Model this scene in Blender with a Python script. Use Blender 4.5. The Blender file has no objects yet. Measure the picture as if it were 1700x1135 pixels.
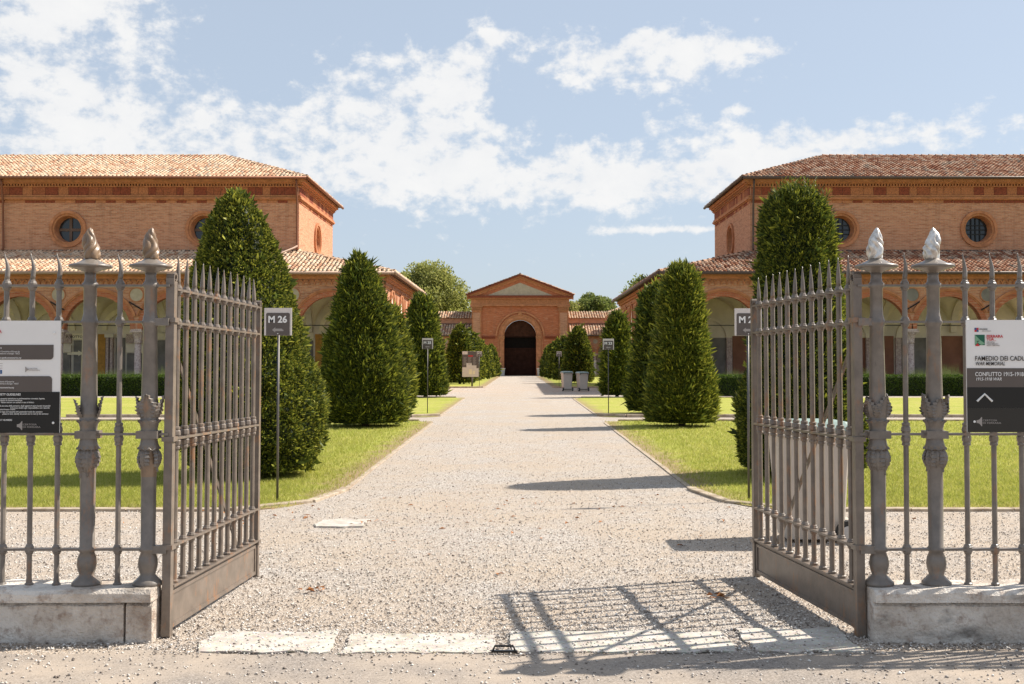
import bpy, math, random
import numpy as np
from mathutils import Vector, Matrix, noise as mnoise
R = math.radians
rng = np.random.default_rng(7); random.seed(7)
S = bpy.context.scene
COL = S.collection
# ------------------------------------------------------------------ camera
cam_d = bpy.data.cameras.new('camera'); cam = bpy.data.objects.new('camera', cam_d); COL.objects.link(cam)
cam_d.sensor_width = 36; cam_d.lens = 36*1838/1700
cam_d.shift_x = -11/1700; cam_d.shift_y = -25.3/1700
cam_d.clip_end = 3000; cam_d.clip_start = .05
cam.location = (0, 0, 1.6); cam.rotation_euler = (R(91.8), 0, 0)
S.camera = cam
# ------------------------------------------------------------------ world
SUN_EL, SUN_AZ = 45.5, 70.8           # azimuth from +Y towards +X
w = bpy.data.worlds.new('World'); S.world = w; w.use_nodes = True
def world_nodes():
    nt = w.node_tree; nt.nodes.clear(); L = nt.links
    def n(t, **k):
        a = nt.nodes.new(t)
        for q, v in k.items(): setattr(a, q, v)
        return a
    def m(op, a, b=None, c=None):
        x = n('ShaderNodeMath', operation=op)
        for i, v in enumerate((a, b, c)):
            if v is None: continue
            if isinstance(v, (int, float)): x.inputs[i].default_value = v
            else: L.new(v, x.inputs[i])
        return x.outputs[0]
    sky = n('ShaderNodeTexSky', sky_type='NISHITA', sun_disc=False)
    sky.sun_elevation = R(SUN_EL); sky.sun_rotation = R(SUN_AZ)
    sky.air_density = .9; sky.dust_density = 1.6; sky.ozone_density = 1.2
    tc = n('ShaderNodeTexCoord'); sp = n('ShaderNodeSeparateXYZ'); L.new(tc.outputs['Generated'], sp.inputs[0])
    x, y, z = sp.outputs
    az = m('ARCTAN2', x, y); el = m('ARCSINE', z)
    # cloud fields: (azimuth, elevation, half width, half height, strength), in degrees
    F = []
    def blob(px, py, hw, hh, s): F.append((math.atan((px-861)/1838), math.atan((600-py)/1838), hw/1838, hh/1838, s))
    blob(80, 200, 330, 140, .24); blob(60, 60, 90, 110, .12); blob(150, 20, 140, 50, .26)
    blob(330, 40, 110, 60, -.10); blob(450, 60, 170, 110, -.22)
    blob(560, 140, 90, 60, .12); blob(740, 125, 110, 45, .24); blob(830, 48, 60, 34, .24); blob(345, 45, 60, 30, .12); blob(480, 60, 40, 20, .2)
    blob(560, 250, 300, 90, .18); blob(860, 300, 340, 60, .24); blob(760, 200, 160, 60, .16)
    blob(1080, 92, 215, 72, .36); blob(1270, 78, 110, 26, .22); blob(1225, 188, 24, 9, .3); blob(1080, 215, 60, 22, .14)
    blob(1180, 295, 260, 50, .28); blob(1440, 240, 250, 34, .31); blob(1640, 200, 60, 18, .2)
    blob(1560, 90, 300, 140, -.34); blob(1000, 10, 400, 40, -.25); blob(1100, 240, 90, 30, -.2); blob(870, 170, 60, 120, -.2); blob(1000, 180, 90, 40, -.25)
    blob(1120, 383, 140, 8, .34); blob(900, 430, 60, 12, .16)
    tot = None
    for a, e, ww, hh, s in F:
        u = m('DIVIDE', m('SUBTRACT', az, a), ww); v = m('DIVIDE', m('SUBTRACT', el, e), hh)
        r2 = m('ADD', m('MULTIPLY', u, u), m('MULTIPLY', v, v))
        g = m('MULTIPLY', m('POWER', 2.718, m('MULTIPLY', r2, -1.0)), s)
        tot = g if tot is None else m('ADD', tot, g)
    cb = n('ShaderNodeCombineXYZ'); L.new(az, cb.inputs[0]); L.new(m('MULTIPLY', el, 1.35), cb.inputs[1])
    n1 = n('ShaderNodeTexNoise'); L.new(cb.outputs[0], n1.inputs['Vector'])
    n1.inputs['Scale'].default_value = 17; n1.inputs['Detail'].default_value = 12; n1.inputs['Roughness'].default_value = .64; n1.inputs['Distortion'].default_value = .25
    n2 = n('ShaderNodeTexNoise'); L.new(cb.outputs[0], n2.inputs['Vector'])
    n2.inputs['Scale'].default_value = 48; n2.inputs['Detail'].default_value = 8; n2.inputs['Roughness'].default_value = .6
    low = n('ShaderNodeMapRange', interpolation_type='SMOOTHSTEP'); L.new(el, low.inputs[0])
    low.inputs[1].default_value = R(6.5); low.inputs[2].default_value = R(9.5); low.inputs[3].default_value = -.10; low.inputs[4].default_value = 0
    d = m('ADD', m('ADD', m('ADD', n1.outputs[0], m('MULTIPLY', m('SUBTRACT', n2.outputs[0], .5), .85)), tot), low.outputs[0])
    cov = n('ShaderNodeMapRange', interpolation_type='SMOOTHSTEP'); L.new(d, cov.inputs[0])
    cov.inputs[1].default_value = .54; cov.inputs[2].default_value = .82; cov.inputs[3].default_value = 0; cov.inputs[4].default_value = .93
    up = n('ShaderNodeMapRange'); L.new(z, up.inputs[0]); up.inputs[1].default_value = 0; up.inputs[2].default_value = .03
    cov = m('MULTIPLY', cov.outputs[0], up.outputs[0])
    # thin milky veil over the blue
    hz = n('ShaderNodeMixRGB'); hz.inputs[0].default_value = .62; L.new(sky.outputs[0], hz.inputs[1]); hz.inputs[2].default_value = (5.0, 5.75, 6.7, 1)
    cl = n('ShaderNodeMixRGB'); L.new(n1.outputs[0], cl.inputs[0]); cl.inputs[1].default_value = (6.2, 6.35, 6.6, 1); cl.inputs[2].default_value = (8.0, 7.85, 7.6, 1)
    mx = n('ShaderNodeMixRGB'); L.new(cov, mx.inputs[0]); L.new(hz.outputs[0], mx.inputs[1]); L.new(cl.outputs[0], mx.inputs[2])
    bg = n('ShaderNodeBackground'); bg.inputs[1].default_value = .080; L.new(mx.outputs[0], bg.inputs[0])
    o = n('ShaderNodeOutputWorld'); L.new(bg.outputs[0], o.inputs[0])
world_nodes()
sl = bpy.data.lights.new('sun', 'SUN'); so = bpy.data.objects.new('sun', sl); COL.objects.link(so)
sl.energy = 4.9; sl.angle = R(.53); sl.color = (1, .935, .83)
sd = Vector((math.sin(R(SUN_AZ))*math.cos(R(SUN_EL)), math.cos(R(SUN_AZ))*math.cos(R(SUN_EL)), math.sin(R(SUN_EL))))
so.rotation_euler = sd.to_track_quat('Z', 'Y').to_euler(); so.location = (20, 10, 30)
S.view_settings.view_transform = 'Standard'; S.view_settings.look = 'None'
S.view_settings.exposure = .70; S.view_settings.gamma = 1; S.view_settings.use_curve_mapping = False
S.cycles.max_bounces = 6; S.cycles.transparent_max_bounces = 8

# ------------------------------------------------------------------ materials
class NT:
    def __init__(s, name, rough=.8, spec=.3, metal=0):
        s.m = bpy.data.materials.new(name); s.m.use_nodes = True; s.t = s.m.node_tree; s.L = s.t.links
        s.b = s.t.nodes['Principled BSDF']; s.out = s.t.nodes['Material Output']
        s.b.inputs['Roughness'].default_value = rough; s.b.inputs['Specular IOR Level'].default_value = spec; s.b.inputs['Metallic'].default_value = metal
        s.pos = s.n('ShaderNodeNewGeometry').outputs['Position']; s.vec = s.pos
    def n(s, t, **k):
        a = s.t.nodes.new(t)
        for q, v in k.items(): setattr(a, q, v)
        return a
    def lk(s, v, i):
        if isinstance(v, (int, float)): i.default_value = v
        elif isinstance(v, tuple): i.default_value = v if len(v) != 3 or i.type == 'VECTOR' else (*v, 1)
        else: s.L.new(v, i)
    def math(s, op, a, b=0.0):
        x = s.n('ShaderNodeMath', operation=op); s.lk(a, x.inputs[0]); s.lk(b, x.inputs[1]); return x.outputs[0]
    def map(s, scale=(1, 1, 1), v=None):
        x = s.n('ShaderNodeMapping'); s.L.new(v or s.vec, x.inputs[0]); x.inputs['Scale'].default_value = scale; return x.outputs[0]
    def noise(s, scale, detail=4, rough=.55, v=None, dist=0):
        x = s.n('ShaderNodeTexNoise'); s.L.new(v or s.vec, x.inputs['Vector']); x.inputs['Scale'].default_value = scale
        x.inputs['Detail'].default_value = detail; x.inputs['Roughness'].default_value = rough; x.inputs['Distortion'].default_value = dist; return x.outputs[0]
    def vor(s, scale, v=None, feature='F1'):
        x = s.n('ShaderNodeTexVoronoi', feature=feature); s.L.new(v or s.vec, x.inputs['Vector']); x.inputs['Scale'].default_value = scale; return x.outputs
    def ramp(s, f, stops, interp='LINEAR'):
        x = s.n('ShaderNodeValToRGB'); s.lk(f, x.inputs[0]); e = x.color_ramp; e.interpolation = interp
        while len(e.elements) < len(stops): e.elements.new(.5)
        for q, (p, c) in zip(e.elements, stops):
            q.position = p; q.color = (*c, 1) if len(c) == 3 else c
        return x.outputs[0]
    def fr(s, f, a, b, lo=0., hi=1.):
        x = s.n('ShaderNodeMapRange'); s.lk(f, x.inputs[0]); x.inputs[1].default_value = a; x.inputs[2].default_value = b; x.inputs[3].default_value = lo; x.inputs[4].default_value = hi; return x.outputs[0]
    def mix(s, f, a, b, blend='MIX'):
        x = s.n('ShaderNodeMixRGB', blend_type=blend); s.lk(f, x.inputs[0]); s.lk(a, x.inputs[1]); s.lk(b, x.inputs[2]); return x.outputs[0]
    def island(s): return s.n('ShaderNodeNewGeometry').outputs['Random Per Island']
    def orand(s): return s.n('ShaderNodeObjectInfo').outputs['Random']
    def col(s, c): s.lk(c, s.b.inputs['Base Color']); return s
    def bump(s, h, dist=.01, strength=1.0):
        x = s.n('ShaderNodeBump'); s.L.new(h, x.inputs['Height']); x.inputs['Distance'].default_value = dist; x.inputs['Strength'].default_value = strength
        s.L.new(x.outputs[0], s.b.inputs['Normal']); return s
M = {}
def plain(name, c, rough=.7, spec=.3, metal=0, var=.12, scale=6):
    t = NT(name, rough, spec, metal)
    f = t.noise(scale, 5); g = t.fr(f, .3, .7, 1-var, 1+var)
    x = t.mix(1.0, tuple(c), g, 'MULTIPLY'); t.col(x); M[name] = t.m; return t
def iron(name, c, rust=.5):
    t = NT(name, .36, .6)
    tc = t.n('ShaderNodeTexCoord').outputs['Object']
    a = t.noise(9, 6, .65); b = t.noise(45, 4, .6, t.map((1, 1, .35)))
    base = t.mix(t.fr(a, .38, .62), tuple(v*.82 for v in c), tuple(v*1.18 for v in c))
    r = t.fr(t.noise(14, 7, .7, t.map((1, 1, .4))), .60-.04*rust, .70)
    base = t.mix(t.math('MULTIPLY', r, .75*rust), base, (.30, .14, .06))
    d = t.fr(b, .62, .75); base = t.mix(t.math('MULTIPLY', d, .4), base, (.07, .055, .045))
    t.col(base); t.bump(b, .0015, .5); M[name] = t.m
iron('iron_paint', (.168, .143, .122), .8); iron('gate_iron', (.168, .134, .108), 1.25)
iron('flame_rust', (.22, .145, .09), 1.2)
t = NT('flame_silver', .38, .5, .55); t.col(t.mix(t.fr(t.noise(30, 4), .4, .7), (.75, .72, .68), (.40, .34, .29))); M['flame_silver'] = t.m
def brick(name, c1, c2, mortar, dark=.5):
    t = NT(name, .9, .15)
    sp = t.n('ShaderNodeSeparateXYZ'); t.L.new(t.pos, sp.inputs[0])
    cb = t.n('ShaderNodeCombineXYZ'); t.lk(t.math('ADD', sp.outputs[0], sp.outputs[1]), cb.inputs[0]); t.lk(sp.outputs[2], cb.inputs[1])
    b = t.n('ShaderNodeTexBrick'); t.L.new(cb.outputs[0], b.inputs['Vector'])
    for k, v in (('Scale', 1), ('Brick Width', .29), ('Row Height', .082), ('Mortar Size', .011), ('Mortar Smooth', .3), ('Bias', 0.0)): b.inputs[k].default_value = v
    b.inputs['Color1'].default_value = (*c1, 1); b.inputs['Color2'].default_value = (*c2, 1); b.inputs['Mortar'].default_value = (*mortar, 1)
    st = t.noise(1.0, 5, .6, t.map((1.5, 9, 1), cb.outputs[0])); big = t.noise(.35, 5, .6)
    c = t.mix(t.fr(st, .52, .72, 0, dark), b.outputs[0], tuple(v*.55 for v in c1))
    c = t.mix(t.fr(big, .35, .7, 0, .35), c, tuple(v*1.15 for v in c2))
    lt = t.noise(1.0, 3, .6, t.map((1.6, 13, 1), cb.outputs[0])); c = t.mix(t.fr(lt, .56, .68, 0, .55), c, (.62, .38, .25))
    wh = t.noise(1.7, 7, .7); c = t.mix(t.fr(wh, .66, .76, 0, .35), c, (.55, .45, .36))
    vs_ = t.noise(1.0, 5, .65, t.map((2.2, .16, 1), cb.outputs[0])); c = t.mix(t.fr(vs_, .54, .70, 0, .32), c, (.20, .11, .075))
    dk = t.noise(1.0, 2, .5, t.map((3.4, 12.2, 1), cb.outputs[0])); c = t.mix(t.fr(dk, .66, .70, 0, .55), c, tuple(v*.42 for v in c1))
    t.col(c); t.bump(b.outputs['Fac'], .01, -.5 if False else .5); M[name] = t.m
brick('brick_wall', (.43, .18, .10), (.58, .28, .165), (.50, .35, .25), .85)
brick('brick_dark', (.42, .125, .055), (.52, .17, .078), (.42, .2, .12), .7)
brick('brick_red', (.38, .115, .055), (.46, .15, .07), (.40, .22, .14), .6)
plain('terracotta_trim', (.46, .195, .095), .85, var=.25, scale=3)
plain('terracotta_gold', (.43, .185, .085), .85, var=.25, scale=9)
plain('terracotta_red', (.235, .06, .03), .85, var=.35, scale=14)
plain('terracotta_tan', (.40, .155, .068), .85, var=.35, scale=18)
plain('terracotta_brown', (.31, .10, .045), .85, var=.4, scale=16)
plain('vault_plaster', (.80, .71, .52), .95, var=.12, scale=1.3)
plain('pale_plaster', (.74, .66, .54), .95, var=.15, scale=1.1)
plain('inner_brown', (.26, .12, .075), .9, var=.2, scale=1.5)
plain('ochre_wall', (.50, .26, .06), .9, var=.2)
plain('tomb_grey', (.20, .185, .165), .8, var=.25, scale=2)
plain('tympanum', (.44, .37, .28), .95, var=.12, scale=5)
plain('door_brown', (.030, .013, .009), .9, .05, var=.35, scale=2)
plain('door_upper', (.055, .024, .015), .9, .05, var=.3, scale=3)
plain('door_black', (.010, .008, .007), .95, .03, var=.2)
plain('black_paint', (.012, .011, .011), .35, var=.1)
plain('glass_dark', (.018, .022, .028), .12, .6, var=.3, scale=2)
plain('window_bar', (.14, .09, .07), .7)
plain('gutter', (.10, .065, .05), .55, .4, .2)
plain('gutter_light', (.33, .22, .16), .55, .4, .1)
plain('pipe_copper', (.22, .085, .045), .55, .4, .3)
plain('roof_under', (.09, .045, .03), .95)
plain('sign_white', (.78, .76, .74), .4, .4, var=.03)
plain('sign_cream', (.64, .58, .54), .4, .4, var=.04)
plain('sign_brown', (.105, .085, .075), .45, .4, var=.06)
plain('sign_black', (.012, .011, .010), .4, .35, var=.1)
plain('sign_dark', (.028, .025, .021), .4, .35, var=.1)
plain('print_grey', (.33, .30, .28), .5, var=.02); plain('print_white', (.8, .79, .77), .5, var=.02)
plain('print_red', (.55, .03, .035), .5, var=.02); plain('print_ink', (.045, .035, .03), .5, var=.02)
plain('print_green', (.02, .12, .07), .5, var=.02); plain('print_light_green', (.20, .38, .24), .5, var=.02); plain('print_blue', (.03, .10, .25), .5, var=.02)
plain('pole_grey', (.12, .11, .105), .45, .4, .4)
plain('bin_grey', (.50, .44, .38), .5, .4, var=.06); plain('bin_lid', (.27, .35, .315), .45, .4, var=.06); plain('rubber', (.03, .03, .03), .7)
plain('bin_pale', (.42, .41, .40), .5, .4, var=.05)
plain('bark', (.12, .085, .06), .95, var=.35, scale=14)
plain('dry_leaf', (.32, .13, .04), .8, var=.4, scale=40)
t = NT('marble_column', .6, .3); t.col(t.ramp(t.noise(14, 5, .65), [(.32, (.26, .17, .15)), (.5, (.50, .38, .34)), (.68, (.62, .54, .47))])); M['marble_column'] = t.m
t = NT('plinth_stone', .85, .25)
a = t.noise(2.2, 8, .68); b = t.noise(11, 7, .7); k = t.noise(1.6, 6, .6, t.map((1, 1, 2.2)))
c = t.ramp(a, [(.34, (.36, .28, .22)), (.46, (.60, .53, .46)), (.60, (.78, .72, .65))])
c = t.mix(t.fr(b, .52, .66, 0, .7), c, (.28, .18, .13)); c = t.mix(t.fr(k, .54, .64, 0, .8), c, (.11, .095, .08))
e = t.vor(1.7, t.map((1, 1, 1), t.vec), 'DISTANCE_TO_EDGE')
t.col(c); t.bump(t.math('ADD', b, t.noise(60, 4)), .02, .9); M['plinth_stone'] = t.m
t = NT('slab_stone', .85, .25); b = t.noise(7, 8, .7)
c = t.mix(t.fr(b, .40, .62, 0, .8), (.52, .48, .43), (.33, .275, .225)); vv = t.vor(70); c = t.mix(t.fr(vv[1], 0, 1, 0, .12), c, vv[1]); t.col(c); t.bump(t.noise(90, 4), .003, .5); M['slab_stone'] = t.m
t = NT('kerb_stone', .9, .2); t.col(t.mix(t.fr(t.noise(5, 7, .7), .4, .65), (.46, .38, .29), (.27, .20, .14))); t.bump(t.noise(40, 4), .006, .6); M['kerb_stone'] = t.m
def gravel_mat(name, stops, dirt, dirtamt, sc=62):
    t = NT(name, .92, .2)
    v = t.vor(sc); v2 = t.vor(sc*2.3)
    sepc = t.n('ShaderNodeSeparateColor'); t.L.new(v[1], sepc.inputs[0]); s2 = t.n('ShaderNodeSeparateColor'); t.L.new(v2[1], s2.inputs[0])
    a = t.ramp(sepc.outputs[0], stops); b = t.ramp(s2.outputs[1], stops)
    c = t.mix(t.fr(sepc.outputs[2], .45, .55), a, b)
    gap = t.fr(v[0], .35, .75, 0, .45); c = t.mix(gap, c, (.17, .12, .085))
    big = t.noise(.55, 5, .6); mid = t.noise(3.0, 6, .65)
    c = t.mix(t.math('MULTIPLY', t.fr(t.math('ADD', big, t.math('MULTIPLY', mid, .5)), .60, .86), dirtamt), c, dirt)
    tr_ = t.noise(1.0, 3, .5, t.map((1.5, .07, 1))); c = t.mix(t.fr(tr_, .50, .66, 0, .38), c, (.40, .33, .27))
    sp_ = t.noise(23, 3, .8); c = t.mix(t.fr(sp_, .60, .70, 0, .55), c, (.26, .20, .16)); sp2 = t.noise(31, 3, .8); c = t.mix(t.fr(sp2, .62, .72, 0, .5), c, (.74, .69, .62))
    t.col(c)
    h = t.math('MULTIPLY', v[0], -1.0); t.bump(t.math('ADD', h, t.math('MULTIPLY', v2[0], -.5)), .010, .85); M[name] = t.m
ST = [(.0, (.13, .105, .09)), (.18, (.30, .255, .22)), (.4, (.455, .405, .36)), (.72, (.57, .52, .47)), (1, (.78, .74, .69))]
gravel_mat('gravel', ST, (.44, .35, .265), .7)
t = NT('street', .93, .2); v = t.vor(150); sc_ = t.n('ShaderNodeSeparateColor'); t.L.new(v[1], sc_.inputs[0])
c = t.ramp(sc_.outputs[0], [(0, (.17, .145, .125)), (.5, (.26, .225, .195)), (1, (.38, .33, .29))])
c = t.mix(t.fr(t.noise(1.1, 7, .65), .42, .62, 0, .75), c, (.42, .345, .275)); c = t.mix(t.fr(t.noise(4, 6, .7), .6, .75, 0, .4), c, (.14, .115, .10)); t.col(c); t.bump(t.noise(120, 3), .004, .6); M['street'] = t.m
t = NT('lawn', .95, .1)
sp = t.n('ShaderNodeSeparateXYZ'); t.L.new(t.pos, sp.inputs[0])
st = t.noise(1.0, 6, .7, t.map((1.6, 3.2, 1))); fine = t.noise(38, 5, .7); big = t.noise(.4, 5, .6)
c = t.ramp(fine, [(.28, (.16, .18, .025)), (.5, (.36, .37, .07)), (.72, (.52, .50, .15))])
c = t.mix(t.fr(t.noise(7, 5, .7), .5, .62, 0, .45), c, (.16, .20, .028)); c = t.mix(t.fr(st, .46, .62, 0, .7), c, (.44, .36, .14)); c = t.mix(t.fr(big, .4, .62, 0, .5), c, (.24, .28, .04)); c = t.mix(t.fr(t.noise(1.3, 7, .72), .56, .68, 0, .6), c, (.40, .31, .16))
edge = t.fr(t.math('ADD', t.math('ABSOLUTE', sp.outputs[0]), t.math('MULTIPLY', t.noise(1.6, 5, .7), 1.5)), 3.10, 3.5, 1, 0)
fe = t.fr(t.math('ADD', sp.outputs[1], t.math('MULTIPLY', t.noise(1.9, 5, .7), -1.2)), 11.5, 11.9, 1, 0)
ed = t.math('MAXIMUM', edge, fe)
c = t.mix(t.math('MULTIPLY', ed, .9), c, t.mix(fine, (.17, .105, .06), (.42, .31, .20))); t.col(c); t.bump(fine, .03, .6); M['lawn'] = t.m
def leafmat(name, stops, tip, tipamt=.75, trans=.35):
    t = NT(name, .55, .25)
    r = t.island(); c = t.ramp(r, stops)
    at = t.n('ShaderNodeAttribute'); at.attribute_name = 'tip'
    big = t.noise(2.2, 3); c = t.mix(t.fr(big, .35, .7, 0, .5), c, stops[0][1])
    sel = t.fr(t.math('FRACT', t.math('MULTIPLY', r, 37.3)), .52, .72, .12, 1.0); c = t.mix(t.math('MULTIPLY', t.math('MULTIPLY', at.outputs['Fac'], sel), tipamt), c, tip); t.col(c)
    tr = t.n('ShaderNodeBsdfTranslucent'); t.L.new(c, tr.inputs[0]); mx = t.n('ShaderNodeMixShader'); mx.inputs[0].default_value = trans
    t.L.new(t.b.outputs[0], mx.inputs[1]); t.L.new(tr.outputs[0], mx.inputs[2]); t.L.new(mx.outputs[0], t.out.inputs[0]); M[name] = t.m
leafmat('yew_leaf', [(0, (.012, .027, .008)), (.5, (.034, .062, .012)), (1, (.085, .125, .02))], (.50, .50, .06), .9, .28)
leafmat('yew_leaf_fresh', [(0, (.016, .034, .008)), (.5, (.050, .085, .013)), (1, (.13, .165, .025))], (.60, .57, .08), .95, .28)
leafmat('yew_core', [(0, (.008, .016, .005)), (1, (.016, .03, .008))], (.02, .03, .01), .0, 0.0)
leafmat('hedge_leaf', [(0, (.03, .06, .010)), (.5, (.06, .11, .015)), (1, (.13, .19, .03))], (.2, .27, .04), .5)
leafmat('poplar_leaf', [(0, (.15, .18, .045)), (.5, (.36, .36, .09)), (1, (.56, .53, .19))], (.5, .5, .17), .3, .5)
leafmat('dark_tree_leaf', [(0, (.08, .12, .03)), (.5, (.20, .24, .06)), (1, (.34, .36, .11))], (.4, .42, .12), .3, .45)
leafmat('grass_blade', [(0, (.21, .25, .03)), (.5, (.44, .45, .085)), (.85, (.56, .51, .16)), (1, (.58, .49, .22))], (.56, .54, .15), .4, .5)
leafmat('tall_grass', [(0, (.14, .20, .05)), (1, (.32, .36, .13))], (.45, .45, .2), .5, .4)
t = NT('pebble', .85, .25); t.col(t.ramp(t.island(), ST)); M['pebble'] = t.m
t = NT('roof_tile', .9, .15); r = t.island(); c = t.ramp(r, [(0, (.42, .20, .12)), (.2, (.55, .34, .21)), (.5, (.66, .44, .29)), (.85, (.76, .58, .42)), (1, (.34, .28, .22))])
c = t.mix(t.fr(t.noise(.6, 6, .7), .45, .7, 0, .45), c, (.66, .53, .40)); c = t.mix(t.fr(t.noise(9, 5, .7), .56, .7, 0, .3), c, (.26, .18, .12)); t.col(c); M['roof_tile'] = t.m
t = NT('roof_tile_worn', .9, .15); r = t.island(); c = t.ramp(r, [(0, (.20, .07, .04)), (.3, (.36, .16, .09)), (.6, (.48, .28, .18)), (.85, (.60, .42, .30)), (1, (.18, .14, .11))])
c = t.mix(t.fr(t.noise(.9, 6, .7), .5, .7, 0, .5), c, (.26, .20, .15)); t.col(c); M['roof_tile_worn'] = t.m

# ------------------------------------------------------------------ mesh builder
class MB:
    def __init__(s): s.v = []; s.f = []
    def add(s, vs, fs):
        k = len(s.v); s.v.extend([tuple(p) for p in vs]); s.f.extend([tuple(i+k for i in f) for f in fs]); return s
    def box(s, x0, x1, y0, y1, z0, z1):
        return s.add([(x, y, z) for z in (z0, z1) for y in (y0, y1) for x in (x0, x1)],
                     [(0, 2, 3, 1), (4, 5, 7, 6), (0, 1, 5, 4), (2, 6, 7, 3), (0, 4, 6, 2), (1, 3, 7, 5)])
    def tube(s, pts, r, n=8, cap=True):
        pts = [Vector(p) for p in pts]; rs = r if isinstance(r, (list, tuple)) else [r]*len(pts)
        vs = []; fs = []
        up = Vector((0, 0, 1)); 
        for i, p in enumerate(pts):
            d = (pts[min(i+1, len(pts)-1)]-pts[max(i-1, 0)]).normalized()
            if i == 0:
                a = d.cross(up) if abs(d.z) < .9 else d.cross(Vector((0, 1, 0)))
            a = (a-d*a.dot(d)).normalized(); b = d.cross(a)
            for k in range(n):
                t = 2*math.pi*(k+.5)/n; vs.append(p+(a*math.cos(t)+b*math.sin(t))*rs[i])
        for i in range(len(pts)-1):
            for k in range(n): fs.append((i*n+k, i*n+(k+1) % n, (i+1)*n+(k+1) % n, (i+1)*n+k))
        if cap: fs.append(tuple(range(n))[::-1]); fs.append(tuple(range((len(pts)-1)*n, len(pts)*n)))
        return s.add(vs, fs)
    def lathe(s, prof, n=16, c=(0, 0), sq=0, mod=None, rot=0):
        vs = []; fs = []
        for (r, z) in prof:
            for k in range(n):
                t = 2*math.pi*(k+.5)/n+rot; rr = r
                if mod: rr = mod(r, z, t)
                vs.append((c[0]+rr*math.cos(t), c[1]+rr*math.sin(t), z))
        m = len(prof)
        for i in range(m-1):
            for k in range(n): fs.append((i*n+k, i*n+(k+1) % n, (i+1)*n+(k+1) % n, (i+1)*n+k))
        fs.append(tuple(range(n))[::-1]); fs.append(tuple(range((m-1)*n, m*n)))
        return s.add(vs, fs)
    def grid(s, P):      # P: list of rows of points
        m, n = len(P), len(P[0]); return s.add([p for r in P for p in r], [(i*n+k, i*n+k+1, (i+1)*n+k+1, (i+1)*n+k) for i in range(m-1) for k in range(n-1)])
    def mesh(s, name, mat, smooth=False):
        me = bpy.data.meshes.new(name); me.from_pydata(s.v, [], s.f); me.materials.append(M[mat])
        if smooth: me.polygons.foreach_set('use_smooth', [True]*len(me.polygons))
        me.update(); return me
    def obj(s, name, mat, parent=None, smooth=False, loc=None):
        return link(name, s.mesh(name, mat, smooth), parent, loc)
def link(name, me, parent=None, loc=None):
    o = bpy.data.objects.new(name, me); COL.objects.link(o)
    if parent: o.parent = parent
    if loc: o.location = loc
    return o
def npmesh(name, V, faces, k, mat, tip=None, smooth=False):
    """V (n,3) float, faces (m,k) int"""
    me = bpy.data.meshes.new(name); V = np.asarray(V, np.float32).reshape(-1, 3); faces = np.asarray(faces, np.int32)
    me.vertices.add(len(V)); me.vertices.foreach_set('co', V.ravel()); m = len(faces)
    me.loops.add(m*k); me.loops.foreach_set('vertex_index', faces.ravel()); me.polygons.add(m)
    me.polygons.foreach_set('loop_start', np.arange(0, m*k, k, dtype=np.int32))
    if smooth: me.polygons.foreach_set('use_smooth', np.ones(m, bool))
    me.update(calc_edges=True)
    if tip is not None:
        a = me.attributes.new('tip', 'FLOAT', 'POINT'); a.data.foreach_set('value', np.asarray(tip, np.float32))
    me.materials.append(M[mat]); return me
def empty(name, loc, label, cat, group=None, rz=0):
    o = bpy.data.objects.new(name, None); COL.objects.link(o); o.location = loc; o.rotation_euler = (0, 0, rz); o.empty_display_size = .1
    return tag(o, label, cat, group)
def tag(o, label=None, cat=None, group=None, kind=None):
    if label: o['label'] = label
    if cat: o['category'] = cat
    if group: o['group'] = group
    if kind: o['kind'] = kind
    return o
def struct(o, label=None): o['kind'] = 'structure'; (label and o.__setitem__('label', label)); return o
def rcopy(o, parent=None):
    c = o.copy(); COL.objects.link(c)
    if parent: c.parent = parent
    for ch in list(o.children): rcopy(ch, c)
    return c
_ft = [None]
def text(name, body, size, loc, mat, parent, bold=0, align='LEFT', shear=0, rz=0, sx=1, fit=None):
    cu = bpy.data.curves.new(name, 'FONT'); cu.body = body; cu.size = size; cu.offset = bold*.6; cu.extrude = .0005; cu.align_x = align; cu.align_y = 'BOTTOM_BASELINE'; cu.shear = shear
    cu.resolution_u = 3; t_ = bpy.data.objects.new('t', cu); me = bpy.data.meshes.new_from_object(t_); bpy.data.objects.remove(t_); bpy.data.curves.remove(cu)
    me.name = name; me.materials.clear(); me.materials.append(M[mat]); o = link(name, me, parent)
    if fit: xs_ = [v.co.x for v in me.vertices]; sx = fit/(max(xs_)-min(xs_))
    o.location = loc; o.rotation_euler = (R(90), 0, rz); o.scale = (sx, 1, 1); return o

# ================================================================== GROUND
def poly_sheet(name, pts, z, mat, thick=0):
    b = MB(); n = len(pts); b.add([(x, y, z) for x, y in pts], [tuple(range(n))])
    if thick: b.add([(x, y, z) for x, y in pts]+[(x, y, z-thick) for x, y in pts], [(i, (i+1) % n, n+(i+1) % n, n+i) for i in range(n)])
    return b.obj(name, mat)
struct(poly_sheet('ground', [(-900, -60), (900, -60), (900, 1500), (-900, 1500)], -.012, 'lawn'), 'flat grassy land around the cemetery')
struct(poly_sheet('gravel_path', [(-40, 5.6), (40, 5.6), (40, 122.9), (-40, 122.9)], -.004, 'gravel'), 'pale gravel avenue and cross paths between the lawns')
def wavy_edge():
    pts = [(-40, -20), (40, -20), (40, 6.32)]
    for i in range(81):
        x = 40-i*1.0 if abs(40-i) > 3.2 else None
        if x is None: continue
        pts.append((x, 6.32))
    xs = np.linspace(3.1, -3.1, 63)
    e = [(x, 6.13+.10*mnoise.noise((x*1.7, 3, 0))+.04*mnoise.noise((x*7, 1, 0))) for x in xs]
    pts = [(-40, -20), (40, -20), (40, 6.3), (3.2, 6.3)]+e+[(-3.2, 6.3), (-40, 6.3)]
    return pts
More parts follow.
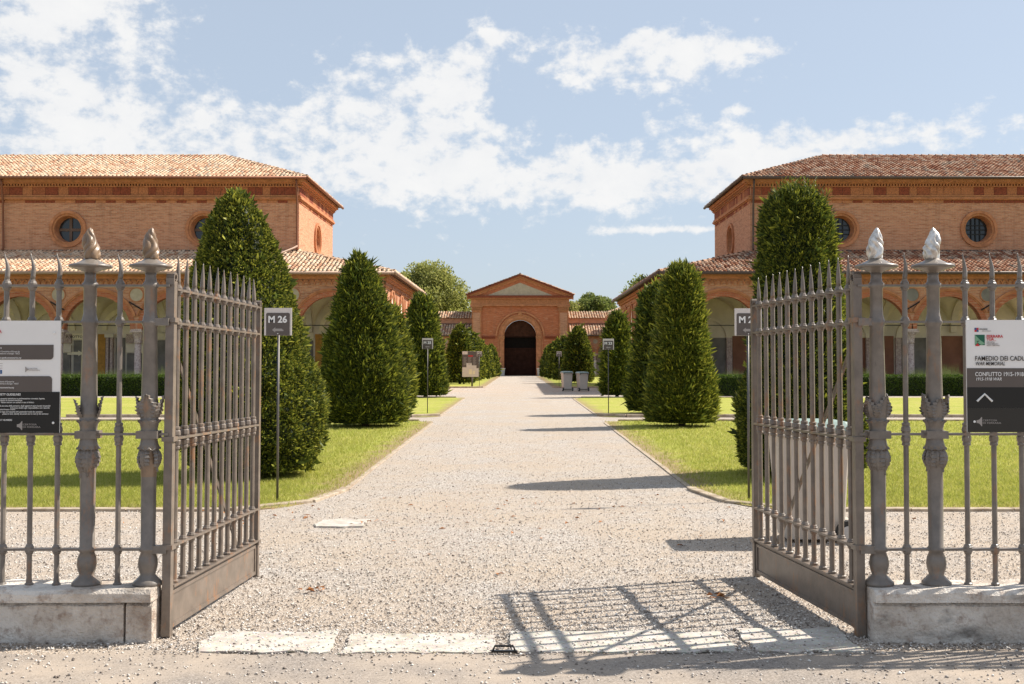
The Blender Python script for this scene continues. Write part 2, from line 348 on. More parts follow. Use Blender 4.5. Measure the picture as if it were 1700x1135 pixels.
struct(poly_sheet('street', wavy_edge(), .004, 'street'), 'worn dusty asphalt street in front of the gate')

def lawn_poly(side, y0, y1, xe0, xe1, rad, xfar=34):
    p = [(xfar, y0)]
    rx, ry = rad
    for i in range(9):
        a = i/8*math.pi/2; p.append((xe0+rx-rx*math.sin(a), y0+ry-ry*math.cos(a)))
    n = 40
    for i in range(1, n):
        yy = y0+ry+(y1-y0-ry-.4)*i/n; xx = xe0+(xe1-xe0)*i/n
        p.append((xx+.045*mnoise.noise((yy*1.3, side*7, 0)), yy))
    for i in range(5):
        a = i/4*math.pi/2; p.append((xe1+.4-.4*math.cos(a), y1-.4+.4*math.sin(a)))
    p.append((xfar, y1)); return [(side*x, y) for x, y in p]
LAWNS = []
for side, nm in ((-1, 'left'), (1, 'right')):
    for k, (y0, y1, a, b, rad) in enumerate(((11.95, 29.7, 2.17, 2.26, (.85, 2.0)), (31.9, 49.0, 2.32, 2.36, (.5, .6)), (67.5, 121.5, 2.12, 1.95, (.7, .9)))):
        pl = lawn_poly(side, y0, y1, a, b, rad, 34 if k < 2 else 12)
        struct(poly_sheet('lawn', pl, .008, 'lawn', .03), ['near', 'middle', 'far'][k]+' lawn on the '+nm+' of the gravel avenue')
        LAWNS.append((side, k, pl))
# kerb stones along the lawn fronts and path edges
def kerb_run(root, pts, step, wdt, h, mb_name='kerb_stone'):
    acc = 0; L = [0]
    for a, b in zip(pts, pts[1:]): L.append(L[-1]+math.dist(a, b))
    def at(s):
        s = max(0, min(L[-1], s))
        for i in range(len(L)-1):
            if s <= L[i+1]+1e-9:
                q = (s-L[i])/max(1e-9, L[i+1]-L[i]); return Vector((pts[i][0]+(pts[i+1][0]-pts[i][0])*q, pts[i][1]+(pts[i+1][1]-pts[i][1])*q, 0))
        return Vector((*pts[-1], 0))
    s = 0
    while s < L[-1]-.1:
        e = min(s+step, L[-1]); A = at(s+.006); B = at(e-.006); d = (B-A).normalized(); nn = Vector((-d.y, d.x, 0))*wdt/2; hh = h*(1+.10*random.uniform(-1, 1))
        z = Vector((0, 0, 1)); b = MB(); ins = nn*.82
        b.add([A-nn-z*.03, B-nn-z*.03, B+nn-z*.03, A+nn-z*.03, A-nn+z*hh*.8, B-nn+z*hh*.8, B+nn+z*hh*.8, A+nn+z*hh*.8, A-ins+z*hh, B-ins+z*hh, B+ins+z*hh, A+ins+z*hh],
              [(0, 1, 5, 4), (1, 2, 6, 5), (2, 3, 7, 6), (3, 0, 4, 7), (4, 5, 9, 8), (5, 6, 10, 9), (6, 7, 11, 10), (7, 4, 8, 11), (8, 9, 10, 11)])
        b.obj(mb_name, 'kerb_stone', root); s = e
for side, k, pl in LAWNS:
    r = bpy.data.objects.new('kerb', None); COL.objects.link(r); struct(r, ['near', 'middle', 'far'][k]+' lawn kerb of pale stone, '+('left' if side < 0 else 'right')+' side')
    inner = [p for p in pl[1:-1]]
    front = [pl[0] if abs(pl[0][0]) < 13 else (side*13, pl[0][1])]+inner[:9]
    kerb_run(r, front, 1.1, .12, .030 if k == 0 else .085)
    kerb_run(r, inner[8:], 1.5 if k == 0 else 3.0, .07, .012)
    if k < 2: kerb_run(r, [inner[-1], (side*13, pl[-1][1])], 2.0, .1, .06)

# threshold slabs, paving slab
th = bpy.data.objects.new('stone_threshold', None); COL.objects.link(th); struct(th, 'row of worn white stone slabs across the gateway')
def ragged_slab(x0, x1, y0, y1, z, seed, th_=.01):
    pts = []
    def side(a, b, n, amp):
        for i in range(n):
            q = i/n; x = a[0]+(b[0]-a[0])*q; y = a[1]+(b[1]-a[1])*q
            pts.append((x+amp*mnoise.noise((x*5, y*5, seed))+amp*.5*mnoise.noise((x*19, y*19, seed)), y+amp*1.1*mnoise.noise((x*6, y*5, seed+9))+amp*.6*mnoise.noise((x*21, y*17, seed+4))))
    side((x0, y0), (x1, y0), 14, .05); side((x1, y0), (x1, y1), 6, .04); side((x1, y1), (x0, y1), 14, .05); side((x0, y1), (x0, y0), 6, .04)
    b = MB(); n = len(pts); b.add([(x, y, z) for x, y in pts], [tuple(range(n))]); b.add([(x, y, z) for x, y in pts]+[(x*1.0, y, z-th_) for x, y in pts], [(i, (i+1) % n, n+(i+1) % n, n+i) for i in range(n)]); return b
for i, (x0, x1, y0, y1) in enumerate(((-1.78, -1.06, 6.12, 6.57), (-.97, -.15, 6.11, 6.52), (-.05, 1.20, 6.12, 6.58), (1.29, 1.90, 6.12, 6.66))):
    ragged_slab(x0, x1, y0, y1, .012, i*3.1).obj('stone_slab', 'slab_stone', th)
sb = ragged_slab(-1.97, -1.50, 10.74, 11.2, .014, 50, .03).obj('inspection_slab', 'slab_stone'); tag(sb, 'small white stone slab lying alone in the gravel on the left', 'stone slab')

# pebbles (kept denser near the camera)
def pebbles(n, y0, y1, xw, name, zb=0.0, small=1.0, smin=.0035, smax=.011, dens=1.6):
    u = rng.random(n); Y = (y0**(-dens)+u*(y1**(-dens)-y0**(-dens)))**(-1/dens)
    X = (rng.random(n)*2-1)*np.minimum(xw, Y*.5)
    r = (smin+(smax-smin)*rng.random(n)**2.2)*small
    T = np.array([(1, 0, 0), (0, 1, 0), (-1, 0, 0), (0, -1, 0), (0, 0, 1), (0, 0, -1)], float)
    fs = np.array([(0, 1, 4), (1, 2, 4), (2, 3, 4), (3, 0, 4), (1, 0, 5), (2, 1, 5), (3, 2, 5), (0, 3, 5)])
    a = rng.random(n)*6.28; ca, sa = np.cos(a), np.sin(a); sx = r*(.7+.7*rng.random(n)); sy = r*(.6+.5*rng.random(n)); sz = r*(.45+.4*rng.random(n))
    P = T[None]*np.stack([sx, sy, sz], 1)[:, None]+rng.normal(0, .12, (n, 6, 3))*r[:, None, None]
    x = P[..., 0]*ca[:, None]-P[..., 1]*sa[:, None]+X[:, None]; y = P[..., 0]*sa[:, None]+P[..., 1]*ca[:, None]+Y[:, None]; z = P[..., 2]+sz[:, None]*.5+zb
    V = np.stack([x, y, z], -1).reshape(-1, 3); F = (fs[None]+(np.arange(n)*6)[:, None, None]).reshape(-1, 3)
    return link(name, npmesh(name, V, F, 3, 'pebble'))
tag(pebbles(85000, 6.2, 30.0, 6.5, 'loose_gravel', dens=1.0), 'loose pale and dark gravel stones strewn over the avenue', 'gravel', kind='stuff')
tag(pebbles(2600, 5.0, 6.25, 3.2, 'scattered_pebbles', .005, dens=-3), 'pebbles scattered over the street in front of the threshold', 'gravel', kind='stuff')
tag(pebbles(2600, 6.05, 6.62, 2.0, 'threshold_pebbles', .010, dens=1), 'dark and pale pebbles lying on the threshold stones', 'gravel', kind='stuff')
# fallen leaves
def leaf_clump(name, cx, cy, n, sp, label, z0=.012):
    b = MB()
    for i in range(n):
        x = cx+random.gauss(0, sp); y = cy+random.gauss(0, sp*.7); a = random.uniform(0, 6.28); s = random.uniform(.018, .04); c, d = math.cos(a)*s, math.sin(a)*s; h = random.uniform(.003, .02)
        b.add([(x-c, y-d, z0+.002), (x+d*.5, y-c*.5, z0+h), (x+c, y+d, z0+h*.5), (x-d*.5, y+c*.5, z0+h*1.3)], [(0, 1, 2), (0, 2, 3)])
    return tag(b.obj(name, 'dry_leaf'), label, 'dry leaves')
leaf_clump('dry_leaf_clump', -1.40, 7.78, 9, .045, 'little clump of dry orange leaves on the gravel inside the gate')
leaf_clump('scattered_leaves', -2.9, 11.6, 26, .5, 'dry leaves scattered along the front kerb of the left lawn')['kind'] = 'stuff'
leaf_clump('scattered_leaves', .2, 12.0, 60, 1.9, 'odd dry leaves strewn over the gravel avenue', .003)['kind'] = 'stuff'
leaf_clump('dry_leaf_clump', 1.36, 7.55, 7, .05, 'dry leaves on the gravel beside the right gate leaf')
leaf_clump('dry_leaf_clump', -1.48, 11.0, 8, .12, 'dry leaves caught on the lone white slab', .016)
# gate stop
g = empty('iron_gate_stop', (-.08, 6.1, .012), 'small dark iron gate stop set in the threshold, with pebbles around', 'gate stop')
MB().box(-.07, .07, -.012, .012, 0, .012).obj('base_plate', 'black_paint', g)
MB().tube([(-.06, 0, .012), (-.05, 0, .035), (.05, 0, .035), (.06, 0, .012)], .006, 6).obj('loop', 'black_paint', g)

# grass blades on near lawns
def inside(px, py, poly):
    res = np.zeros(len(px), bool); j = len(poly)-1
    for i in range(len(poly)):
        xi, yi = poly[i]; xj, yj = poly[j]
        c = ((yi > py) != (yj > py)) & (px < (xj-xi)*(py-yi)/(yj-yi+1e-12)+xi); res ^= c; j = i
    return res
def grass(poly, side, n, y0, y1, name, label, hmul=1.0):
    u = rng.random(n); Y = 1/(1/y0+u*(1/y1-1/y0)); X = side*(2.0+rng.random(n)*(Y*.52-2.0))
    edge_keep = rng.random(n) < np.clip((np.abs(X)-2.1)/1.0, .15, 1)*np.clip((Y-y0)/.8+.2, 0, 1)
    k = inside(X, Y, poly) & edge_keep; X, Y = X[k], Y[k]; n = len(X)
    h = (.02+.035*rng.random(n))*(1+(Y-12)*.02)*hmul; a = rng.random(n)*6.28; wd = .0035*(1+(Y-12)*.06); lx = rng.normal(0, .55, n)*h; ly = rng.normal(0, .55, n)*h
    V = np.zeros((n, 3, 3)); V[:, 0] = np.stack([X-np.cos(a)*wd, Y-np.sin(a)*wd, np.full(n, .006)], 1); V[:, 1] = np.stack([X+np.cos(a)*wd, Y+np.sin(a)*wd, np.full(n, .006)], 1)
    V[:, 2] = np.stack([X+lx, Y+ly, .008+h], 1); tip = np.tile([0, 0, 1], n)
    return tag(link(name, npmesh(name, V, np.arange(n*3).reshape(-1, 3), 3, 'grass_blade', tip)), label, 'grass', kind='stuff')
grass(LAWNS[0][2], -1, 170000, 11.95, 29.5, 'grass', 'short sunlit grass on the near left lawn')
grass(LAWNS[3][2], 1, 170000, 11.95, 29.5, 'grass', 'short sunlit grass on the near right lawn')

# ================================================================== FOLIAGE
def kites(P, D, Ln, Wd, fan=3, spread=.5):
    """P base points, D unit directions, Ln lengths, Wd widths -> verts, quads, tip"""
    n = len(P); Vs = []; tips = []
    for f in range(fan):
        d = D+rng.normal(0, spread, (n, 3)); d /= np.linalg.norm(d, axis=1)[:, None]
        s = np.cross(d, rng.normal(0, 1, (n, 3))); s /= np.linalg.norm(s, axis=1)[:, None]+1e-9
        L_ = (Ln*(.6+.8*rng.random(n)))[:, None]; W_ = Wd[:, None]
        Vs.append(np.stack([P, P+d*L_*.5+s*W_, P+d*L_, P+d*L_*.5-s*W_], 1)); tips.append(np.tile([0, .15, 1, .15], n))
    V = np.concatenate(Vs).reshape(-1, 3); return V, np.arange(len(V)).reshape(-1, 4), np.concatenate(tips)
def prof_fn(prof):
    ts = [p[0] for p in prof]; rs = [p[1] for p in prof]; return lambda t: np.interp(t, ts, rs)
def yew(X, Y, H, prof, label, lean=(0, 0), n=8000, ln=.10, wd=.012, lump=.07, updir=.75, mat='yew_leaf', shag=.06, group='clipped yews lining the avenue', zb=.10, toptuft=0, seed=1):
    root = empty('yew_tree', (X, Y, 0), label, 'tree', group)
    MB().tube([(0, 0, -.05), (.02, 0, H*.3), (lean[0]*.6, lean[1]*.6, H*.75)], [.09, .07, .03], 8).obj('trunk', 'bark', root, True)
    rf = prof_fn(prof)
    def lumpf(th, z):
        return np.array([mnoise.noise((math.cos(a)*1.3+seed, math.sin(a)*1.3, q*1.5))*.65+mnoise.noise((math.cos(a)*3.5+seed, math.sin(a)*3.5, q*4.2))*.35 for a, q in zip(th, z)])
    # dark inner mass
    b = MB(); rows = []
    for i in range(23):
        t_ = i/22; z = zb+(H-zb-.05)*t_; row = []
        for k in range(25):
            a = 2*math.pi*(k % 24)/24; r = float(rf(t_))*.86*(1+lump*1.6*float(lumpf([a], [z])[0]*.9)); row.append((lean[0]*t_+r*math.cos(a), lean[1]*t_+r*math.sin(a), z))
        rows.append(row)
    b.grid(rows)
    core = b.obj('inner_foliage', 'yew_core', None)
    # sprigs
    m = n; t_ = rng.random(m*2); acc = rng.random(m*2) < (rf(t_)+.12)/(max(p[1] for p in prof)+.12); t_ = t_[acc][:m]
    ntop = int(m*.05); t_[:ntop] = 1-rng.random(ntop)*.03; m = len(t_)
    th = rng.random(m)*2*math.pi; z = zb+(H-zb)*t_
    lu = lumpf(th, z); rr = rf(t_)*(1+lump*2.1*lu); rr[:ntop] *= np.sqrt(rng.random(ntop))
    rr = rr*(.88+.12*rng.random(m)**.5)
    P = np.stack([lean[0]*t_+rr*np.cos(th), lean[1]*t_+rr*np.sin(th), z], 1)
    dr = (rf(np.minimum(1, t_+.03))-rf(np.maximum(0, t_-.03)))/(.06*H)
    N = np.stack([np.cos(th), np.sin(th), -dr*.8+updir], 1)+rng.normal(0, .3, (m, 3)); N[:ntop] = rng.normal(0, .35, (ntop, 3))+[0, 0, 1]
    N /= np.linalg.norm(N, axis=1)[:, None]
    Ln = ln*(.6+.8*rng.random(m)); far = rng.random(m) < shag; Ln[far] *= 2.1
    V, Q, T = kites(P, N, Ln, np.full(m, wd)*(Ln/ln), 3, .38)
    if toptuft:
        k = toptuft; a = rng.random(k)*6.28; q = np.sqrt(rng.random(k)); tt = .86+.13*rng.random(k)
        P2 = np.stack([lean[0]+rf(tt)*q*np.cos(a), lean[1]+rf(tt)*q*np.sin(a), zb+(H-zb)*tt], 1); d2 = rng.normal(0, .18, (k, 3))+[0, 0, 1]; d2 /= np.linalg.norm(d2, axis=1)[:, None]
        for j in range(5):
            PP = P2+d2*(.05*j); v2, q2, t2 = kites(PP, d2, np.full(k, .09), np.full(k, wd*.8), 2, .55)
            Q = np.concatenate([Q, q2+len(V)]); V = np.concatenate([V, v2]); T = np.concatenate([T, t2])
    cr = link('crown', npmesh('crown', V, Q, 4, mat, T), root); core.parent = root
    return root
G1 = 'clipped yews lining the left of the avenue'; G2 = 'clipped yews lining the right of the avenue'
yew(-3.70, 15.5, 3.95, [(0, .86), (.12, 1.02), (.3, .97), (.5, .83), (.78, .53), (.9, .36), (.97, .2), (1, .05)], 'nearest yew on the left, broad tapering cone right behind the open gate leaf', (-.30, 0), 46000, .045, .0095, .12, .5, 'yew_leaf_fresh', .03, G1, .12, seed=3)
yew(3.93, 15.5, 3.98, [(0, .76), (.1, .90), (.25, .81), (.5, .62), (.75, .51), (.88, .46), (.95, .39), (1, .2)], 'nearest yew on the right, tall shaggy column with a spiky flat top', (-.02, 0), 48000, .050, .008, .11, .7, 'yew_leaf', .04, G2, .12, toptuft=330, seed=8)
yew(-3.76, 27.2, 4.15, [(0, .96), (.08, 1.08), (.25, 1.02), (.45, .86), (.7, .63), (.85, .43), (.95, .25), (1, .05)], 'second yew on the left, big feathery dark cone left of the avenue', (-.18, 0), 34000, .085, .010, .10, .9, 'yew_leaf', .06, G1, .12, seed=5)
yew(4.0, 27.2, 3.92, [(0, .76), (.08, .86), (.3, .76), (.55, .60), (.8, .47), (.93, .38), (1, .16)], 'second yew on the right, feathery column with yellow tips beside the avenue', (.0, 0), 34000, .085, .010, .09, .9, 'yew_leaf_fresh', .06, G2, .12, toptuft=40, seed=12)
yew(-3.95, 33.9, 3.2, [(0, .62), (.15, .74), (.4, .70), (.7, .48), (.9, .28), (1, .05)], 'third yew on the left, smaller rounded cone half hidden behind the second', (.1, 0), 12000, .10, .014, .06, .7, 'yew_leaf_fresh', .04, G1, seed=15)
yew(4.25, 33.9, 3.86, [(0, .80), (.1, .92), (.4, .74), (.7, .58), (.92, .46), (1, .2)], 'third yew on the right, narrow column half hidden behind the second', (.0, 0), 14000, .11, .013, .08, .8, 'yew_leaf', .10, G2, toptuft=40, seed=19)
yew(-4.18, 49.6, 4.5, [(0, .85), (.1, .97), (.4, .86), (.7, .70), (.88, .52), (.96, .3), (1, .08)], 'fourth yew on the left, tall dark rounded column behind the M 25 sign', (-.18, 0), 16000, .12, .015, .08, .9, 'yew_leaf', .07, G1, seed=23)
yew(4.42, 49.8, 3.72, [(0, .58), (.1, .66), (.4, .62), (.75, .48), (.92, .34), (1, .1)], 'fourth yew on the right, slim dark column behind the M 23 sign', (.0, 0), 9000, .14, .02, .07, .8, 'yew_leaf', .04, G2, seed=27)
yew(-4.2, 79, 4.1, [(0, .95), (.1, 1.05), (.35, .98), (.7, .70), (.9, .42), (1, .1)], 'fifth yew on the left, rounded cone behind the information board', (0, 0), 6000, .17, .03, .05, .6, 'yew_leaf', .03, G1, seed=31)
yew(4.42, 83, 4.1, [(0, 1.05), (.1, 1.15), (.35, 1.02), (.7, .78), (.9, .5), (1, .12)], 'fifth yew on the right, rounded cone behind the two wheelie bins', (0, 0), 6500, .17, .03, .05, .6, 'yew_leaf', .03, G2, seed=35)
PF = [(0, .78), (.12, .85), (.4, .78), (.75, .52), (.92, .3), (1, .06)]
for i, (x, y, h) in enumerate(((-3.85, 86.5, 4.05), (-3.72, 94, 3.85), (-3.5, 101, 3.4), (-3.2, 108, 3.05), (-2.85, 114.5, 3.25))):
    yew(x, y, h, PF, ['sixth', 'seventh', 'eighth', 'ninth', 'tenth'][i]+' yew on the left, small distant cone '+('next behind the fifth', 'in the far row', 'in the far row', 'last but one before the gatehouse', 'last before the gatehouse door')[i], (0, 0), 2600, .17, .035, .05, .6, 'yew_leaf_fresh' if i % 2 else 'yew_leaf', .03, G1, seed=40+i)
for i, (x, y, h) in enumerate(((3.75, 91, 3.55), (3.5, 98, 3.45), (3.3, 105, 3.35), (3.08, 112, 3.15))):
    yew(x, y, h, PF, ['sixth', 'seventh', 'eighth', 'ninth'][i]+' yew on the right, small distant cone '+('next behind the fifth', 'in the far row', 'last but one before the gatehouse', 'last before the gatehouse door')[i], (0, 0), 2600, .17, .035, .05, .6, 'yew_leaf', .03, G2, seed=50+i)

def hedge(x0, x1, y0, y1, h, n, label, ln=.07, wd=.02):
    root = empty('hedge', ((x0+x1)/2, y0, 0), label, 'hedge', 'low clipped hedges in front of the galleries'); ox, oy = (x0+x1)/2, y0
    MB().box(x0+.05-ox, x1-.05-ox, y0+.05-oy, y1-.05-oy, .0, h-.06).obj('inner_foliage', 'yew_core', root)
    f = rng.random(n); X = x0+rng.random(n)*(x1-x0); Y = np.where(f < .6, y0+rng.normal(0, .02, n), y0+rng.random(n)*(y1-y0)); Z = np.where(f < .6, rng.random(n)*h, h+rng.normal(0, .02, n))
    e = f > .94; X[e] = np.where(rng.random(e.sum()) < .5, x0, x1); Z[e] = rng.random(e.sum())*h
    P = np.stack([X-ox, Y-oy, Z], 1); D = np.where((f < .6)[:, None], [0, -1., .5], [0, 0, 1.])+rng.normal(0, .45, (n, 3)); D /= np.linalg.norm(D, axis=1)[:, None]
    V, Q, T = kites(P, D, np.full(n, ln), np.full(n, wd), 2, .5)
    link('leaves', npmesh('leaves', V, Q, 4, 'hedge_leaf', T), root); return root
hedge(-33, -9.2, 51.5, 52.5, .92, 26000, 'long low clipped hedge in front of the left arcade')
hedge(9.1, 33, 51.5, 52.5, .92, 26000, 'long low clipped hedge in front of the right arcade')
hedge(8.2, 11.2, 112, 112.8, 1.1, 1800, 'short far hedge before the low gallery right of the gatehouse', .1, .03)
def tall_grass(x0, x1, y0, y1, n, label):
    X = x0+rng.random(n)*(x1-x0); Y = y0+rng.random(n)*(y1-y0)
    cl = np.array([mnoise.noise((x*.8, 5., 0)) for x in X]); h = (1.05+.35*np.clip(cl*2, -.6, 1))*(.8+.4*rng.random(n)); wd = .012
    lx, ly = rng.normal(0, .18, n), rng.normal(0, .15, n)
    V = np.zeros((n, 3, 3)); V[:, 0] = np.stack([X-wd, Y, X*0], 1); V[:, 1] = np.stack([X+wd, Y, X*0], 1); V[:, 2] = np.stack([X+lx, Y+ly, h], 1)
    tag(link('tall_grass', npmesh('tall_grass', V, np.arange(n*3).reshape(-1, 3), 3, 'tall_grass', np.tile([0, 0, 1], n))), label, 'grass', kind='stuff')
tall_grass(-33, -9.5, 52.9, 53.7, 9000, 'feathery pale grass growing behind the left hedge')
tall_grass(9.3, 33, 52.9, 53.7, 9000, 'feathery pale grass growing behind the right hedge')

def broadleaf(X, Y, ztop, rx, rz, zc, label, mat, n, leaf, seed, lumps=16):
    root = empty('broadleaf_tree', (X, Y, 0), label, 'tree', 'trees behind the far galleries'); random.seed(seed)
    b = MB(); b.tube([(0, 0, -.1), (.1, 0, zc*.5), (0, 0, zc), (.1, 0, ztop*.9)], [.42, .32, .22, .05], 9); b.obj('trunk', 'bark', root, True)
    cs = []; lb = MB()
    for i in range(lumps):
        a = random.uniform(0, 6.28); e = random.uniform(-.5, 1.0); q = math.sqrt(max(0, 1-e*e))*random.uniform(.45, .78)
        c = (rx*q*math.cos(a), rx*q*math.sin(a), zc+rz*e*.74); cs.append((c, rx*random.uniform(.26, .42)))
        lb.tube([(0, 0, zc*.6+rz*.3*max(0, e)), (c[0]*.5, c[1]*.5, zc*.7+c[2]*.3), c], [.11, .07, .02], 5)
    lb.obj('limb', 'bark', root, True)
    k = rng.integers(0, len(cs), n); C = np.array([cs[i][0] for i in k]); Rr = np.array([cs[i][1] for i in k])
    d = rng.normal(0, 1, (n, 3)); d /= np.linalg.norm(d, axis=1)[:, None]; P = C+d*(Rr*(.35+.75*rng.random(n)**.6))[:, None]*[1, 1, .85]
    V, Q, T = kites(P, d*.5+[0, 0, .2], np.full(n, leaf), np.full(n, leaf*.36), 2, .8)
    link('crown', npmesh('crown', V, Q, 4, mat, T), root); return root
broadleaf(-11.6, 141, 14.2, 5.4, 5.0, 9.0, 'large pale green tree behind the left far gallery', 'poplar_leaf', 21000, .28, 4, 34)
broadleaf(-14.9, 139, 13.0, 3.9, 4.4, 8.4, 'smaller pale tree rising just right of the left hall eave', 'poplar_leaf', 9000, .28, 5, 18)
broadleaf(9.6, 140, 10.7, 2.9, 3.3, 7.2, 'dark green tree behind the right far gallery', 'dark_tree_leaf', 9000, .27, 6, 16)
broadleaf(7.3, 137, 9.7, 2.5, 3.0, 6.6, 'olive green tree just right of the gatehouse gable', 'poplar_leaf', 4000, .24, 9, 10)
for i, (x, y, z) in enumerate(((7.75, 70.0, 6.2), (7.8, 74.0, 6.1), (7.8, 78.5, 6.0))):
    root = empty('roof_plant', (x, y, z), ('wild fig sprig on the right gallery eave, nearest of three', 'wild fig sprig on the right gallery eave, middle of three', 'wild fig sprig on the right gallery eave, farthest of three')[i], 'plant', 'wild sprigs on the right gallery roof')
    MB().tube([(0, 0, -.1), (.05, 0, .25)], .02, 5).obj('stem', 'bark', root)
    n = 160; P = rng.normal(0, .26, (n, 3))*[1, 1.5, .6]+[0, 0, .45]; V, Q, T = kites(P, rng.normal(0, 1, (n, 3))*.4+[0, 0, .5], np.full(n, .24), np.full(n, .08), 1, .5)
    link('leaves', npmesh('leaves', V, Q, 4, 'dark_tree_leaf', T), root)

# ================================================================== BUILDINGS
def frame(o, u, inw):
    o, u, inw = Vector(o), Vector(u), Vector(inw); return lambda s, z, d=0: o+u*s+inw*d+Vector((0, 0, z))
def fbox(b, F, s0, s1, z0, z1, d0, d1):
    p = [F(s, z, d) for z in (z0, z1) for d in (d0, d1) for s in (s0, s1)]
    return b.add(p, [(0, 2, 3, 1), (4, 5, 7, 6), (0, 1, 5, 4), (2, 6, 7, 3), (0, 4, 6, 2), (1, 3, 7, 5)])
def curvewall(b, F, xs, zb, zt, d0, d1):
    """wall standing between bottom curve zb(x) and top zt, thickness d0..d1"""
    pts = [(x, zb(x)) for x in xs]
    for (a, za), (c, zc) in zip(pts, pts[1:]):
        b.add([F(a, za, d0), F(c, zc, d0), F(c, zt, d0), F(a, zt, d0), F(a, za, d1), F(c, zc, d1), F(c, zt, d1), F(a, zt, d1)], [(0, 1, 2, 3), (7, 6, 5, 4), (0, 4, 5, 1)])
    return b
def arch_xs(cs, r, x0, x1, n=14):
    xs = {round(x0, 4), round(x1, 4)}
    for c in cs:
        for i in range(n+1):
            x = c-r*math.cos(math.pi*i/n)
            if x0 <= x <= x1: xs.add(round(x, 4))
    return sorted(xs)
def ring(b, F, c, zc, r0, r1, d0, d1, a0=0, a1=180, n=20, pt=None):
    P = []
    for i in range(n+1):
        a = R(a0+(a1-a0)*i/n); row = []
        for r, d in ((r0, d1), (r0, d0), (r1, d0), (r1, d1)): row.append(F(c+r*math.cos(a), zc+r*math.sin(a), d))
        P.append(row)
    b.grid(P); return b.add(P[0]+P[-1], [(0, 1, 2, 3), (7, 6, 5, 4)])
def tiled(name, p0, u, v, poly, parent, mat, pitch=.215, row=.34):
    p0, u, v = np.array(p0, float), np.array(u, float), np.array(v, float); u /= np.linalg.norm(u); v /= np.linalg.norm(v); nrm = np.cross(u, v)
    if nrm[2] < 0: nrm = -nrm
    S0, S1 = min(p[0] for p in poly), max(p[0] for p in poly); T1 = max(p[1] for p in poly)
    ss, tt = np.meshgrid(np.arange(S0+pitch/2, S1, pitch), np.arange(-.04, T1, row)); ss = ss.ravel(); tt = tt.ravel()
    k = inside(ss, np.maximum(tt, .01)+.05, poly); ss, tt = ss[k], tt[k]; n = len(ss)
    ss = ss+rng.normal(0, .008, n); tt = tt+rng.normal(0, .015, n)
    ang = np.linspace(0, math.pi, 5); lo, hi = pitch*.43, pitch*.33; L = row*1.2
    tp = [(lo*math.cos(a), 0, .045+lo*.95*math.sin(a)) for a in ang]+[(hi*math.cos(a), L, .005+hi*.95*math.sin(a)) for a in ang]
    tp = np.array(tp)[None]+np.zeros((n, 1, 1)); rt = rng.normal(0, .03, n); tp[..., 0] += tp[..., 1]*rt[:, None]
    a_, b_, c_ = tp[..., 0]+ss[:, None], tp[..., 1]+tt[:, None], tp[..., 2]+rng.normal(0, .006, (n, 1))
    V = p0+a_[..., None]*u+b_[..., None]*v+c_[..., None]*nrm
    fs = np.array([(i, i+1, i+6, i+5) for i in range(4)]+[(0, 4, 3, 1)]); F = (fs[None]+(np.arange(n)*10)[:, None, None]).reshape(-1, 4)
    o = link(name, npmesh(name, V.reshape(-1, 3), F, 4, mat), parent); o['kind'] = 'stuff'
    b = MB(); b.add([Vector(p0+u*s+v*t_) for s, t_ in poly], [tuple(range(len(poly)))]); b.obj('roof_deck', 'roof_under', parent); return o
def ridge_tiles(A, B, parent, mat='roof_tile', r=.13, L=.42):
    A, B = Vector(A), Vector(B); d = (B-A); n = max(1, int(d.length/L)); dn = d.normalized(); sidev = dn.cross(Vector((0, 0, 1))).normalized(); up = sidev.cross(dn)
    b = MB(); P = []
    for q, rr, h in ((0, r, .05), (L*1.12, r*.8, .015)):
        P.append([sidev*rr*math.cos(a)+up*(rr*math.sin(a)+h-.05)+dn*q for a in [math.pi*i/6 for i in range(7)]])
    b.grid(P); me = b.mesh('ridge_tile', mat)
    for i in range(n): link('ridge_tile', me, parent, A+dn*(L*i)+Vector((0, 0, .02+random.uniform(-.008, .008))))
def oculus_wall(b, F, s0, s1, z0, z1, cs, zc, r, d=0, n=32):
    hw = r+.25; cuts = sorted(cs); x = s0
    for c in cuts:
        b.add([F(x, z0, d), F(c-hw, z0, d), F(c-hw, z1, d), F(x, z1, d)], [(0, 1, 2, 3)])
        b.add([F(c-hw, z0, d), F(c+hw, z0, d), F(c+hw, zc-hw, d), F(c-hw, zc-hw, d)], [(0, 1, 2, 3)]); b.add([F(c-hw, zc+hw, d), F(c+hw, zc+hw, d), F(c+hw, z1, d), F(c-hw, z1, d)], [(0, 1, 2, 3)])
        P = []
        for i in range(n+1):
            a = 2*math.pi*i/n; ca, sa = math.cos(a), math.sin(a); m = hw/max(abs(ca), abs(sa)); P.append([F(c+r*ca, zc+r*sa, d), F(c+m*ca, zc+m*sa, d)])
        b.grid(P); x = c+hw
    b.add([F(x, z0, d), F(s1, z0, d), F(s1, z1, d), F(x, z1, d)], [(0, 1, 2, 3)]); return b
